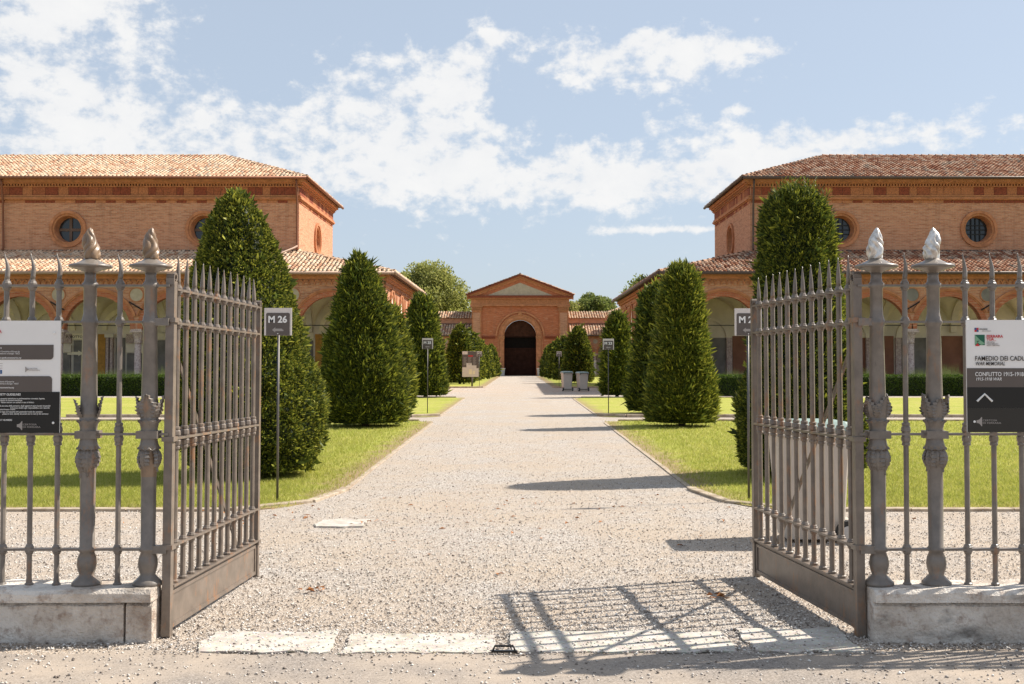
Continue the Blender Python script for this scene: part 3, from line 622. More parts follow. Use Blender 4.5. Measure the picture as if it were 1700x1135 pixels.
def oculus(F, c, zc, parent, grid=False, r=.73, pal=False):
    o = MB(); ring(o, F, c, zc, r, r+.12, -.05, .05, 0, 360, 40); w_ = o.obj('round_window', 'terracotta_gold', parent)
    o = MB(); ring(o, F, c, zc, r+.12, r+.27, -.11, .05, 0, 360, 40); o.obj('window_surround', 'terracotta_trim', w_)
    o = MB(); P = [[F(c+r*math.cos(2*math.pi*i/40), zc+r*math.sin(2*math.pi*i/40), 0), F(c+(r-.08)*math.cos(2*math.pi*i/40), zc+(r-.08)*math.sin(2*math.pi*i/40), .45)] for i in range(41)]; o.grid(P); o.obj('reveal', 'vault_plaster' if pal else 'terracotta_trim', w_)
    o = MB(); o.add([F(c+(r-.06)*math.cos(2*math.pi*i/32), zc+(r-.06)*math.sin(2*math.pi*i/32), .44) for i in range(32)], [tuple(range(32))]); o.obj('pane', 'glass_dark', w_)
    rr = r-.09
    if grid:
        for q in (-.24, .0, .24): fbox(o := MB(), F, c+q-.026, c+q+.026, zc-math.sqrt(rr*rr-q*q), zc+math.sqrt(rr*rr-q*q), .38, .425); o.obj('window_bar', 'black_paint', w_)
        for q in (-.24, .0, .24): fbox(o := MB(), F, c-math.sqrt(rr*rr-q*q), c+math.sqrt(rr*rr-q*q), zc+q-.026, zc+q+.026, .385, .42); o.obj('window_bar', 'black_paint', w_)
    else:
        fbox(o := MB(), F, c-.075, c+.075, zc-rr, zc+rr, .38, .425); o.obj('window_bar', 'window_bar', w_)
        fbox(o := MB(), F, c-rr, c+rr, zc-.075, zc+.075, .385, .42); o.obj('window_bar', 'window_bar', w_)
def cornice(F, s0, s1, zt, root, red=.5, e0=0, e1=0):
    """frieze below the eave; zt = wall top. e0/e1: run past the ends so the trim meets round a corner"""
    def band(name, za, zb_, pr, mat): fbox(b := MB(), F, s0-(pr if e0 else 0), s1+(pr if e1 else 0), zt+za, zt+zb_, -pr, .0); b.obj(name, mat, root)
    band('cornice_band', -.12, .06, .36, 'terracotta_trim'); band('cornice_band', -.20, -.123, .24, 'terracotta_gold')
    b = MB(); x = s0+.05
    while x < s1-.1: fbox(b, F, x, x+.08, zt-.31, zt-.203, -.17, 0); x += .16
    b.obj('dentil_course', 'terracotta_gold', root); band('cornice_band', -.36, -.313, .09, 'terracotta_trim')
    x = s0+.06; meshes = {}
    while x < s1-.3:
        wd = random.choice((.38, .42, .55, .70)); rd = random.random()
        fbox(b := MB(), F, x+.012, min(x+wd-.012, s1-.05), zt-.80, zt-.37, -.035-random.uniform(0, .012), 0); b.obj('frieze_panel', 'terracotta_red' if rd < .36 else 'terracotta_brown' if rd < .62 else 'terracotta_tan', root); x += wd
    band('cornice_band', -.90, -.81, .10, 'terracotta_gold'); band('cornice_band', -1.02, -.93, .16, 'terracotta_trim'); band('cornice_band', -1.08, -1.022, .09, 'terracotta_gold')
    x = s0+.06
    while x < s1-.4:
        wd = .55; fbox(b := MB(), F, x+.015, min(x+wd-.015, s1-.03), zt-1.22, zt-1.085, -.02-random.uniform(0, .01), 0); b.obj('frieze_tile', 'terracotta_red' if random.random() < .5 else 'terracotta_trim', root); x += wd
def corbel_arches(F, s0, s1, zt, root, step=.29):
    b = MB(); ring(b, lambda s, z, d=0: Vector((0, 0, 0))+UU*s+II*d+Vector((0, 0, z)), 0, 0, .085, .145, -.10, 0, 0, 180, 6)
    return b
def colonnade_column(x, y, parent, zt=3.25, r=.17, mat='marble_column'):
    c = MB().lathe([(r*1.5, .0), (r*1.5, .12), (r*1.25, .16), (r*1.15, .24), (r, .28), (r*.93, zt-.72)], 14).obj('column', mat, parent, True, (x, y, 0))
    MB().lathe([(r*.98, zt-.72), (r*1.2, zt-.70), (r*1.0, zt-.66), (r*1.1, zt-.45), (r*1.45, zt-.28), (r*1.75, zt-.18)], 14).obj('capital', 'marble_column', c, True)
    MB().box(-r*1.9, r*1.9, -r*1.9, r*1.9, zt-.18, zt-.09).box(-r*1.6, r*1.6, -r*1.6, r*1.6, zt-.09, zt).obj('abacus', 'marble_column', c); return c

def hall(sg, XB, XG, centers, ocs, YL, name_l, left):
    """sg: side sign. XB: |x| of upper block corner, XG: |x| of gallery corner"""
    root = empty('brick_hall', (sg*20, 56, 0), name_l, 'building', 'long arcaded brick halls')
    off = Vector((sg*20, 56, 0)); YF, YB, YE = 56.0, 60.0, 70.9; XO = 36.0
    F = frame(Vector((0, YF, 0))-off, (sg, 0, 0), (0, 1, 0)); FB = frame(Vector((0, YB, 0))-off, (sg, 0, 0), (0, 1, 0)); FS = frame(Vector((sg*XB, YB, 0))-off, (0, 1, 0), (sg, 0, 0))
    wl = 'brick_wall'; r = 1.70; zs = 3.22; tm = 'roof_tile' if left else 'roof_tile_worn'
    # arcade front wall
    zt = 6.02
    def zb(x):
        for c in centers:
            if abs(x-c) < r-1e-4: return zs+math.sqrt(r*r-(x-c)**2)
        return zs
    b = MB(); xs = arch_xs(centers, r, XG, centers[-1]+r+.3, 20); curvewall(b, F, xs, zb, zt, 0, .5); fbox(b, F, XG, centers[0]-r, 0, zs, 0, .5); b.obj('arcade_wall', wl, root)
    half = (centers[1]-centers[0])/2
    for c in centers:
        ring(b := MB(), F, c, zs, r-.02, r+.24, -.02, .30, 0, 180, 24); b.obj('arch_ring', 'brick_red', root)
        am = math.degrees(math.acos(min(1, (half-.005)/(r+.40)))); ring(b := MB(), F, c, zs, r+.24, r+.31, -.05, .02, am, 180-am, 24); ring(b, F, c, zs, r+.31, r+.40, -.10, .02, am, 180-am, 24); b.obj('arch_moulding', 'terracotta_trim', root)
    for i, c in enumerate(centers):
        x = c+half
        if i < len(centers)-1: colonnade_column(sg*x-off.x, .25, root)
        bb = MB(); bb.add([F(x+.34*math.cos(a*math.pi/12), 4.98+.34*math.sin(a*math.pi/12), -.03) for a in range(24)], [tuple(range(24))]); bb.obj('roundel', 'tomb_grey' if not left else 'tympanum', root)
        ring(b := MB(), F, x, 4.98, .33, .38, -.05, .02, 0, 360, 20); b.obj('roundel_rim', 'terracotta_trim', root)
        if i < len(centers)-1:
            q = 1 if left else -1
            MB().tube([F(x-.35, 4.2-.0*q, -.10), F(x+.35, 4.62, -.10)], .035, 6).obj('wall_anchor', 'black_paint', root)
            MB().tube([F(x+.0-r*1.2, 3.9, .25), F(x+r*1.2, 3.9, .25)], .02, 5)
    b = MB()
    for c in centers: b.tube([F(c-r, zs+.22, .35), F(c+r, zs+.22, .35)], .022, 5)
    b.obj('tie_rod', 'black_paint', root)
    # corner pier cap
    fbox(b := MB(), F, XG, centers[0]-r+.06, zs-.35, zs-.02, -.06, -.002); b.obj('pier_capital', 'marble_column', root)
    # corbel table
    s = XG+.2; bm_ = MB(); q = Vector((sg, 0, 0)); cf = lambda s_, z, d=0: q*s_+Vector((0, d, z)); ring(bm_, cf, 0, 0, .085, .14, -.09, 0, 0, 180, 6); bm_.box(-.03, .03, -.09, 0, -.12, 0) if False else fbox(bm_, cf, .11, .17, -.13, .0, -.10, 0); me = bm_.mesh('corbel_arch', 'terracotta_trim')
    n = 0
    while s < XO-8 and n < 80: link('corbel_arch', me, root, F(s, 5.62, 0)); s += .29; n += 1
    fbox(b := MB(), F, XG, XO, 5.78, 5.90, -.13, -.001); b.obj('cornice_band', 'terracotta_trim', root); fbox(b := MB(), F, XG, XO, 5.90, 6.02, -.22, -.001); b.obj('cornice_band', 'terracotta_gold', root)
    # gallery inside: groin vaults, back wall, floor
    x1 = centers[-1]+r+.3; D = YB-YF+.6
    b = MB(); d0, d1 = .5, D; rd = (d1-d0)/2-.05; cd = (d0+d1)/2; zspr = 3.3
    for c in centers:
        P = []
        for i in range(19):
            row = []; x = c-half+2*half*i/18
            for j in range(19):
                d = d0+(d1-d0)*j/18; za = math.sqrt(max(0, 1.78**2-(x-c)**2)); zd = math.sqrt(max(0, rd*rd-(d-cd)**2))*1.78/rd; row.append(F(x, zspr+max(za, zd), d))
            P.append(row)
        b.grid(P)
    b.obj('vault', 'vault_plaster', root, True)
    for i in range(len(centers)+1):
        c = centers[0]-half+2*half*i; FX = lambda s_, z, d=0, c=c: F(c+d, z, s_); ring(b := MB(), FX, cd, zspr-.1, rd-.18, rd, -.16, .16, 0, 180, 18); b.obj('transverse_arch', 'pale_plaster', root)
    inner = 'pale_plaster'
    fbox(b := MB(), F, XG+.5, x1, 0, 5.2, d1, d1+.3); b.obj('inner_wall', inner, root)
    fbox(b := MB(), F, XG, x1+2, -.02, .15, -.3, d1); b.obj('gallery_floor', 'kerb_stone', root)
    for i, c in enumerate(centers):      # wall tombs and niches
        if left:
            fbox(b := MB(), F, c+1.80, c+2.98, .15, 2.75, d1-.10, d1-.002); b.obj('tomb_slab', 'tomb_grey', root)
            fbox(b := MB(), F, c+1.74, c+3.04, 2.80, 3.14, d1-.16, d1-.002); b.obj('inscription_band', 'vault_plaster', root)
            for q in (.80, 1.02): fbox(b := MB(), F, c+q, c+q+.14, .15, 2.9, d1-.28, d1-.002); b.obj('pilaster', 'marble_column', root)
            fbox(b := MB(), F, c+.74, c+1.22, 2.91, 3.1, d1-.34, d1-.002); b.obj('pilaster_capital', 'pale_plaster', root)
            fbox(b := MB(), F, c+1.28, c+1.68, .15, 3.1, d1-.06, d1-.002); b.obj('painted_panel', 'ochre_wall', root)
            fbox(b := MB(), F, c+.20, c+.70, .15, 2.9, d1-.05, d1-.002); b.obj('dark_recess', 'tomb_grey', root)
            fbox(b := MB(), F, c-.85, c+.12, 2.1, 2.5, d1-.16, d1-.002); b.obj('inscription_band', 'pale_plaster', root)
            fbox(b := MB(), F, c-.80, c+.07, .15, 2.05, d1-.10, d1-.002); b.obj('tomb_slab', 'tomb_grey', root)
            fbox(b := MB(), F, c-.85, c+.12, 2.6, 3.1, d1-.12, d1-.002); b.obj('monument_block', 'marble_column', root)
            ring(b := MB(), F, c+.2, 3.3, 1.0, 1.25, d1-.14, d1-.002, 0, 180, 16); b.obj('niche_arch', 'vault_plaster', root)
        else:
            ring(b := MB(), F, c, 2.9, .95, 1.2, d1-.12, d1-.002, 0, 180, 16); b.obj('niche_arch', 'pale_plaster', root)
            fbox(b := MB(), F, c+.95, c+1.25, .15, 2.9, d1-.2, d1-.002); b.obj('pilaster', 'marble_column', root); fbox(b := MB(), F, c-1.25, c-.95, .15, 2.9, d1-.2, d1-.002); b.obj('pilaster', 'marble_column', root)
            fbox(b := MB(), F, c-.95, c+.95, .15, 2.9, d1-.03, d1-.002); b.obj('niche_panel', 'tomb_grey' if i % 3 == 0 else 'inner_brown', root); fbox(b := MB(), F, c+1.3, c+2.5, .15, 3.0, d1-.03, d1-.002); b.obj('niche_panel', 'inner_brown', root)
    if left:      # inscription behind the second arch, and the painted arrow below it
        ax = -24.15-off.x; y_ = F(0, 0, d1).y
        text('inscription', 'P. BOTTONI', .17, (ax, y_-.165, 2.90), 'print_ink', root, .006, 'CENTER', fit=1.1)
        y_ -= .11; b = MB(); b.add([(ax-.5, y_, 1.97), (ax+.1, y_, 1.97), (ax+.1, y_, 1.89), (ax+.36, y_, 2.05), (ax+.1, y_, 2.21), (ax+.1, y_, 2.13), (ax-.5, y_, 2.13)], [tuple(range(7))]); b.obj('painted_arrow', 'vault_plaster', root)
    # gallery side wall facing the avenue
    XSi = XG; FG = frame(Vector((sg*XSi, YF, 0))-off, (0, 1, 0), (sg, 0, 0)); LG = YL-YF
    fbox(b := MB(), FG, .5, LG, 0, 6.02, 0, .5); b.obj('side_wall', wl, root)
    fbox(b := MB(), FG, 0, LG, 5.85, 6.02, -.26, -.002); b.obj('cornice_band', 'terracotta_gold', root); fbox(b := MB(), FG, 0, LG, 5.72, 5.84, -.15, -.002); b.obj('cornice_band', 'terracotta_trim', root); fbox(b := MB(), FG, 0, LG, 5.42, 5.50, -.08, -.002); b.obj('cornice_band', 'terracotta_trim', root)
    st = 4.6 if left else 3.9; s = 3.2 if left else 2.5
    while s < LG-1:
        zc = 4.35; rr = 1.02; A = []
        def gothic(rad, n=10):
            pts = []
            for i in range(n+1):
                a = math.pi*i/n; x = -rad*math.cos(a); z = rad*1.28*math.sin(a)**.85; pts.append((x, z))
            return pts
        for (ra, rb, dd, mt) in ((.62, .74, -.05, 'terracotta_trim'), (.78, .95, -.10, 'terracotta_trim')):
            b = MB(); P = []
            o1, o2 = gothic(ra), gothic(rb)
            L1 = [(-ra, -3.0)]+o1+[(ra, -3.0)]; L2 = [(-rb, -3.0)]+o2+[(rb, -3.0)]
            for (xa, za), (xb_, zb__) in zip(L1, L2): P.append([FG(s+xa, zc+max(za, -3), .02), FG(s+xa, zc+za, dd), FG(s+xb_, zc+zb__, dd), FG(s+xb_, zc+zb__, .02)])
            b.grid(P); b.obj('blind_arch', mt, root)
        o1 = gothic(.62); b = MB(); b.add([FG(s+x, zc+z, -.004) for x, z in [(-.62, -3.0)]+o1+[(.62, -3.0)]], [tuple(range(len(o1)+2))]); b.obj('blind_panel', 'pale_plaster', root)
        for q in (-st/2+.25, st/2-.25):
            if 0 < s+q < LG: fbox(b := MB(), FG, s+q-.12, s+q+.12, 4.1, 5.25, -.03, -.001); b.obj('slit_recess', 'terracotta_trim', root)
        s += st
    # lower roof (lean-to wrapped round the upper block)
    ez, tz = 6.10, 7.56; e = .55
    A = Vector((sg*(XG-e), YF-e, ez))-off; H = Vector((sg*XB, YB, tz))-off
    v = np.array([0, YB-YF+e, tz-ez]); Lv = float(np.linalg.norm(v)); hx = XB-XG+e
    tiled('roof_tiles', A, (sg, 0, 0), v, [(0, 0), (XO-XG+e, 0), (XO-XG+e, Lv), (hx, Lv)], root, tm)
    v2 = np.array([sg*hx, 0, tz-ez]); L2 = float(np.linalg.norm(v2)); ly = YL-YF+e
    tiled('roof_tiles', A, (0, 1, 0), v2, [(0, 0), (ly, 0), (ly, L2), (YB-YF+e, L2)], root, tm)
    ridge_tiles(A, H, root, tm)
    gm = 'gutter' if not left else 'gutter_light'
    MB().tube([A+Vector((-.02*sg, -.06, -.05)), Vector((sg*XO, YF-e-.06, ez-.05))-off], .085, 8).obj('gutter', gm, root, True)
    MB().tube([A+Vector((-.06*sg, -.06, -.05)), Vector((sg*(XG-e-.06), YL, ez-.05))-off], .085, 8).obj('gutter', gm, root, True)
    b = MB(); b.add([A+Vector((0, 0, -.02)), Vector((sg*XO, YF-e, ez-.02))-off, Vector((sg*XO, YF, 6.02))-off, Vector((sg*XG, YF, 6.02))-off], [(0, 1, 2, 3)]); b.add([A+Vector((0, 0, -.02)), Vector((sg*XG, YF, 6.02))-off, Vector((sg*XG, YL, 6.02))-off, Vector((sg*(XG-e), YL, ez-.02))-off], [(0, 1, 2, 3)]); b.obj('soffit', 'roof_under', root)
    fbox(b := MB(), FG, LG-.02, LG+.3, 0, 6.02, 0, hx+2); b.obj('end_wall', wl, root)
    # flashing along the upper wall
    fbox(b := MB(), FB, XB, XO, tz-.02, tz+.10, -.07, -.004); b.obj('flashing', 'gutter', root)
    # upper block
    z0, z1 = 7.3, 11.45
    oculus_wall(b := MB(), FB, XB, XO, z0, z1, ocs, 8.80, .73); b.obj('upper_wall', wl, root)
    oc2 = [(YE-YB)/2]; oculus_wall(b := MB(), FS, 0, YE-YB, z0, z1, oc2, 8.80, .73); fbox(b, FS, YE-YB, YE-YB+.01, z0, z1, 0, 20); b.obj('upper_wall', wl, root)
    for c in ocs: oculus(FB, c, 8.80, root, not left)
    oculus(FS, oc2[0], 8.80, root, not left)
    cornice(FB, XB, XO, z1, root, .45 if left else .4, 1, 0); cornice(FS, 0, YE-YB, z1, root, .4, 0, 0)
    ov = .5; ez2 = 11.56; rz = 13.78; ym = (YB+YE)/2; hy_ = ym-(YB-ov)
    A = Vector((sg*(XB-ov), YB-ov, ez2))-off; v = np.array([0, hy_, rz-ez2]); Lv = float(np.linalg.norm(v)); XR = XB-ov+hy_
    tiled('roof_tiles', A, (sg, 0, 0), v, [(0, 0), (XO-XB+ov, 0), (XO-XB+ov, Lv), (hy_, Lv)], root, tm)
    v2 = np.array([sg*hy_, 0, rz-ez2]); tiled('roof_tiles', A, (0, 1, 0), v2, [(0, 0), (2*hy_, 0), (hy_, Lv)], root, tm)
    Pk = Vector((sg*XR, ym, rz))-off; ridge_tiles(A, Pk, root, tm); ridge_tiles(Pk, Vector((sg*XO, ym, rz))-off, root, tm); Cb = Vector((sg*(XB-ov), YE+ov, ez2))-off; ridge_tiles(Cb, Pk, root, tm)
    b = MB(); b.add([Pk, Vector((sg*XO, ym, rz))-off, Vector((sg*XO, YE+ov, ez2))-off, Cb], [(0, 1, 2, 3)]); b.add([A+Vector((0, 0, -.03)), Vector((sg*XO, YB-ov, ez2-.03))-off, Vector((sg*XO, YE+ov, ez2-.03))-off, Cb+Vector((0, 0, -.03))], [(0, 1, 2, 3)]); b.obj('roof_back', 'roof_under', root)
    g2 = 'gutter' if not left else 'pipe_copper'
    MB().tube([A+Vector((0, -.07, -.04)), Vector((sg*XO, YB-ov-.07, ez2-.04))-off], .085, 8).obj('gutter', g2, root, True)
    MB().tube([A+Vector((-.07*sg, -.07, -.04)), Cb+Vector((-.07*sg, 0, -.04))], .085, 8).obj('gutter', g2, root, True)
    # downpipes
    for x in ((XB+.06, 27.95) if left else (XB+.12,)):
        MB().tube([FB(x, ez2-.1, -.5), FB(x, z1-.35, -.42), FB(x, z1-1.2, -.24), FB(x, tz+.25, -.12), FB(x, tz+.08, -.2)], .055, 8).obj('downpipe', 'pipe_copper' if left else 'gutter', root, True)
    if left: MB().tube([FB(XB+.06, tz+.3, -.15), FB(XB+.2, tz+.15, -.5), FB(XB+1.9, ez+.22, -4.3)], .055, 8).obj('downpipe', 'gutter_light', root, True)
    return root
hall(-1, 11.95, 6.8, [9.45+3.96*k for k in range(6)], [17.1, 24.5, 31.9], 74, 'long sunlit brick hall on the left with arcade, pale roof tiles and round windows', True)
hall(1, 12.6, 7.6, [10.4+3.81*k for k in range(6)], [17.5, 25.0, 32.5], 82.5, 'long brick hall on the right with arcade, darker roof tiles and barred round windows', False)

# ---------------------------------------------------- gatehouse at the end of the avenue
def gatehouse():
    cx = .17; root = empty('gatehouse', (cx, 122.9, 0), 'brick gatehouse with gable and tall arched dark door at the end of the avenue', 'building')
    F = frame((0, 0, 0), (1, 0, 0), (0, 1, 0)); W = 5.35; r = 1.77; zs = 4.45
    def zb(x): return zs+math.sqrt(max(0, r*r-x*x)) if abs(x) < r else zs
    b = MB(); curvewall(b, F, arch_xs([0], r, -W+.9, W-.9, 24), zb, 7.75, 0, .9); fbox(b, F, -W+.9, -r, 0, zs, 0, .9); fbox(b, F, r, W-.9, 0, zs, 0, .9)
    b.obj('front_wall', 'brick_dark', root)
    fbox(b := MB(), F, -W, W, 0, 9.0, .92, 9); b.obj('body', 'brick_dark', root) if False else None
    for s in (-1, 1):
        fbox(b := MB(), F, s*W, s*(W-.3), 0, 8.9, .3, 9); b.obj('side_wall', 'brick_wall', root)
        fbox(b := MB(), F, min(s*W, s*(W-1.05)), max(s*W, s*(W-1.05)), 0, 7.25, -.16, .3); p = b.obj('pilaster', 'terracotta_trim', root)
        fbox(b := MB(), F, min(s*(W-.14), s*(W-.91)), max(s*(W-.14), s*(W-.91)), .5, 7.0, -.20, -.162); b.obj('pilaster_panel', 'brick_wall', p)
        b = MB(); w0, w1 = s*(W+.05), s*(W-1.1)
        for (za, zb_, pr) in ((7.22, 7.32, .04), (7.62, 7.76, .1)): fbox(b, F, min(w0, w1)-pr, max(w0, w1)+pr, za, zb_, -.22-pr, .3)
        fbox(b, F, min(w0, w1), max(w0, w1), 7.32, 7.62, -.22, .3)
        for q in range(5): x = min(w0, w1)+.1+q*.22; fbox(b, F, x, x+.12, 7.34, 7.58, -.30, -.22)
        b.obj('capital', 'terracotta_gold', p)
        x0, x1 = sorted((s*2.78, s*(W-1.1))); fbox(b := MB(), F, x0, x1, 4.28, 4.42, -.16, -.001); fbox(b, F, x0, x1, 4.14, 4.27, -.09, -.001); b.obj('impost_band', 'terracotta_red', root)
        x0, x1 = sorted((s*1.80, s*2.30)); fbox(b := MB(), F, x0, x1, 0, zs-.35, -.12, .02); j = b.obj('door_jamb', 'terracotta_trim', root)
        fbox(b := MB(), F, x0-.06, x1+.06, zs-.35, zs, -.20, .02); b.obj('jamb_capital', 'terracotta_gold', j)
        x0, x1 = sorted((s*2.36, s*2.50)); fbox(b := MB(), F, x0, x1, 0, zs, -.07, -.001); b.obj('outer_jamb', 'terracotta_trim', root)
    for (a, c, d, m) in ((r, r+.16, -.05, 'terracotta_gold'), (r+.165, r+.5, -.10, 'terracotta_trim'), (r+.505, r+.62, -.15, 'terracotta_gold'), (r+.78, r+.95, -.10, 'terracotta_trim')):
        ring(b := MB(), F, 0, zs, a, c, d, .02, 0, 180, 32); b.obj('arch_moulding', m, root)
    b = MB()
    b.add([F(-.28, zs+r+.5, -.18), F(.28, zs+r+.5, -.18), F(.16, zs+r+.85, -.18), F(0, zs+r+1.05, -.18), F(-.16, zs+r+.85, -.18), F(-.28, zs+r+.5, .0), F(.28, zs+r+.5, .0), F(.16, zs+r+.85, 0), F(0, zs+r+1.05, 0), F(-.16, zs+r+.85, 0)], [(0, 1, 2, 3, 4), (0, 1, 6, 5), (1, 2, 7, 6), (2, 3, 8, 7), (3, 4, 9, 8), (4, 0, 5, 9)]); b.obj('keystone', 'terracotta_gold', root)
    for (za, zb_, pr, m) in ((7.76, 7.92, .20, 'terracotta_trim'), (7.92, 8.05, .14, 'terracotta_gold'), (8.05, 8.55, .10, 'terracotta_trim'), (8.55, 8.68, .30, 'terracotta_gold'), (8.68, 8.86, .42, 'terracotta_red')):
        fbox(b := MB(), F, -W-pr, W+pr, za, zb_, -pr-.08, .9); b.obj('entablature_band', m, root)
    me = MB().box(-.09, .09, -.05, 0, -.16, .16).mesh('frieze_block', 'terracotta_gold')
    for i in range(28): link('frieze_block', me, root, F(-4.6+i*.34, 8.30, -.185))
    # gable
    AX, AZ, EX, EZ = 0, 11.15, W+.45, 8.90
    b = MB(); b.add([F(-EX, EZ, -.2), F(EX, EZ, -.2), F(0, AZ, -.2), F(-EX, EZ, .9), F(EX, EZ, .9), F(0, AZ, .9)], [(0, 1, 2), (3, 5, 4)]); b.obj('gable_wall', 'brick_dark', root)
    b = MB(); b.add([F(-3.6, 8.95, -.21), F(3.6, 8.95, -.21), F(0, 10.35, -.21)], [(0, 1, 2)]); b.obj('tympanum', 'tympanum', root)
    def rake(z0, z1, pr, m):
        b = MB()
        for s in (-1, 1):
            P = [(s*(EX+.12), EZ+z0), (0, AZ+z0), (0, AZ+z1), (s*(EX+.12), EZ+z1)]
            b.add([F(x, z, -pr) for x, z in P]+[F(x, z, .5) for x, z in P], [(0, 1, 2, 3), (0, 1, 5, 4), (3, 2, 6, 7), (0, 3, 7, 4)])
        b.obj('raking_cornice', m, root)
    rake(-.42, -.22, .32, 'terracotta_trim'); rake(-.22, -.06, .46, 'terracotta_gold'); rake(-.06, .10, .60, 'terracotta_red')
    for s in (-1, 1):
        v = np.array([-s*(EX+.2), 0, AZ-EZ]); tiled('roof_tiles', (s*(EX+.2), -.65, EZ+.12), (0, 1, 0), v, [(0, 0), (9.8, 0), (9.8, 6.2), (0, 6.2)], root, 'roof_tile_worn')
    ridge_tiles((0, -.6, AZ+.13), (0, 9, AZ+.13), root)
    # door: planks, dark gap band, upper lunette
    dr = MB(); fbox(dr, F, -r-.05, r+.05, 0, 4.34, .63, .67); d = dr.obj('door', 'door_black', root)
    fbox(b := MB(), F, -r-.02, r+.02, 3.0, 3.12, .52, .60); b.obj('lintel', 'door_brown', d)
    for i in range(16):
        x = -r+i*2*r/16; fbox(b := MB(), F, x+.006, x+2*r/16-.006, 0.02, 3.0, .55+.006*(i % 2), .61); b.obj('plank', 'door_brown', d)
    b = MB(); n = 24; pts = [F((r+.02)*math.cos(math.pi*i/n), zs-.13+(r+.1)*math.sin(math.pi*i/n), .5) for i in range(n+1)]; b.add(pts, [tuple(range(n+1))]); b.obj('lunette', 'door_upper', d)
    fbox(b := MB(), F, -r-.02, r+.02, zs-.16, zs-.04, .42, .49); b.obj('transom', 'door_brown', d)
    fbox(b := MB(), F, -W-.3, W+.3, -.05, .06, -.4, .4); b.obj('doorstep', 'kerb_stone', root)
gatehouse()
def wing(sg, x0, x1, label):
    Y = 123.6; root = empty('far_gallery', (sg*x0, Y, 0), label, 'building', 'low galleries beside the gatehouse'); F = frame((0, 0, 0), (sg, 0, 0), (0, 1, 0)); Lw = x1-x0
    r = 1.45; zs = 2.5; cs = [c for c in (1.15+3.45*k for k in range(8)) if c+r < Lw]; 
    def zb(x):
        for c in cs:
            if abs(x-c) < r: return zs+math.sqrt(r*r-(x-c)**2)
        return zs
    b = MB(); curvewall(b, F, arch_xs(cs, r, 0, Lw, 14), zb, 4.5, 0, .4); b.obj('arcade_wall', 'brick_wall', root)
    for c in cs:
        ring(b := MB(), F, c, zs, r, r+.22, -.04, .02, 0, 180, 16); b.obj('arch_moulding', 'terracotta_trim', root)
        colonnade_column(sg*(c+1.725), .2, root, 2.5, .15, 'pale_plaster')
        bb = MB(); bb.add([F(c+1.725+.26*math.cos(a*math.pi/8), 3.85+.26*math.sin(a*math.pi/8), -.03) for a in range(16)], [tuple(range(16))]); bb.obj('roundel', 'tympanum', root)
    fbox(b := MB(), F, 0, Lw, 0, 5, 3.0, 3.2); b.obj('inner_wall', 'pale_plaster', root)
    fbox(b := MB(), F, 0, Lw, 4.32, 4.5, -.15, -.001); b.obj('cornice_band', 'terracotta_trim', root)
    v = np.array([0, 3.6, 1.25]); tiled('roof_tiles', (0, -.45, 4.52), (sg, 0, 0), v, [(0, 0), (Lw, 0), (Lw, 3.81), (0, 3.81)], root, 'roof_tile', .3, .4)
    fbox(b := MB(), F, 0, Lw, 5.5, 6.6, 3.2, 3.5); b.obj('upper_wall', 'brick_wall', root); fbox(b := MB(), F, 0, Lw, 5.86, 5.96, 3.10, 3.198); b.obj('flashing', 'gutter', root)
    v = np.array([0, 3, .85]); tiled('roof_tiles', (0, 3.0, 6.55), (sg, 0, 0), v, [(0, 0), (Lw, 0), (Lw, 3.1), (0, 3.1)], root, 'roof_tile', .3, .4)
    MB().tube([F(0, 4.48, -.5), F(Lw, 4.48, -.5)], .07, 6).obj('gutter', 'gutter', root)
wing(-1, 5.3, 30, 'low arcaded gallery with two tiled roofs left of the gatehouse'); wing(1, 5.7, 30, 'low arcaded gallery with two tiled roofs right of the gatehouse')
root = empty('corner_pavilion', (16, 117, 0), 'hip roofed brick block between the right hall and the far gallery', 'building')
MB().box(-6.2, 10, 0, 8, 0, 6.7).obj('wall', 'brick_wall', root); MB().box(-6.3, 10, -.12, 0, 6.35, 6.68).obj('cornice_band', 'terracotta_trim', root)
v = np.array([0, 4.5, 1.7]); tiled('roof_tiles', (-6.6, -.4, 6.75), (1, 0, 0), v, [(0, 0), (17, 0), (17, 4.8), (4.5, 4.8)], root, 'roof_tile', .3, .4); ridge_tiles((-6.6, -.4, 6.75), (-2.1, 4.1, 8.45), root)

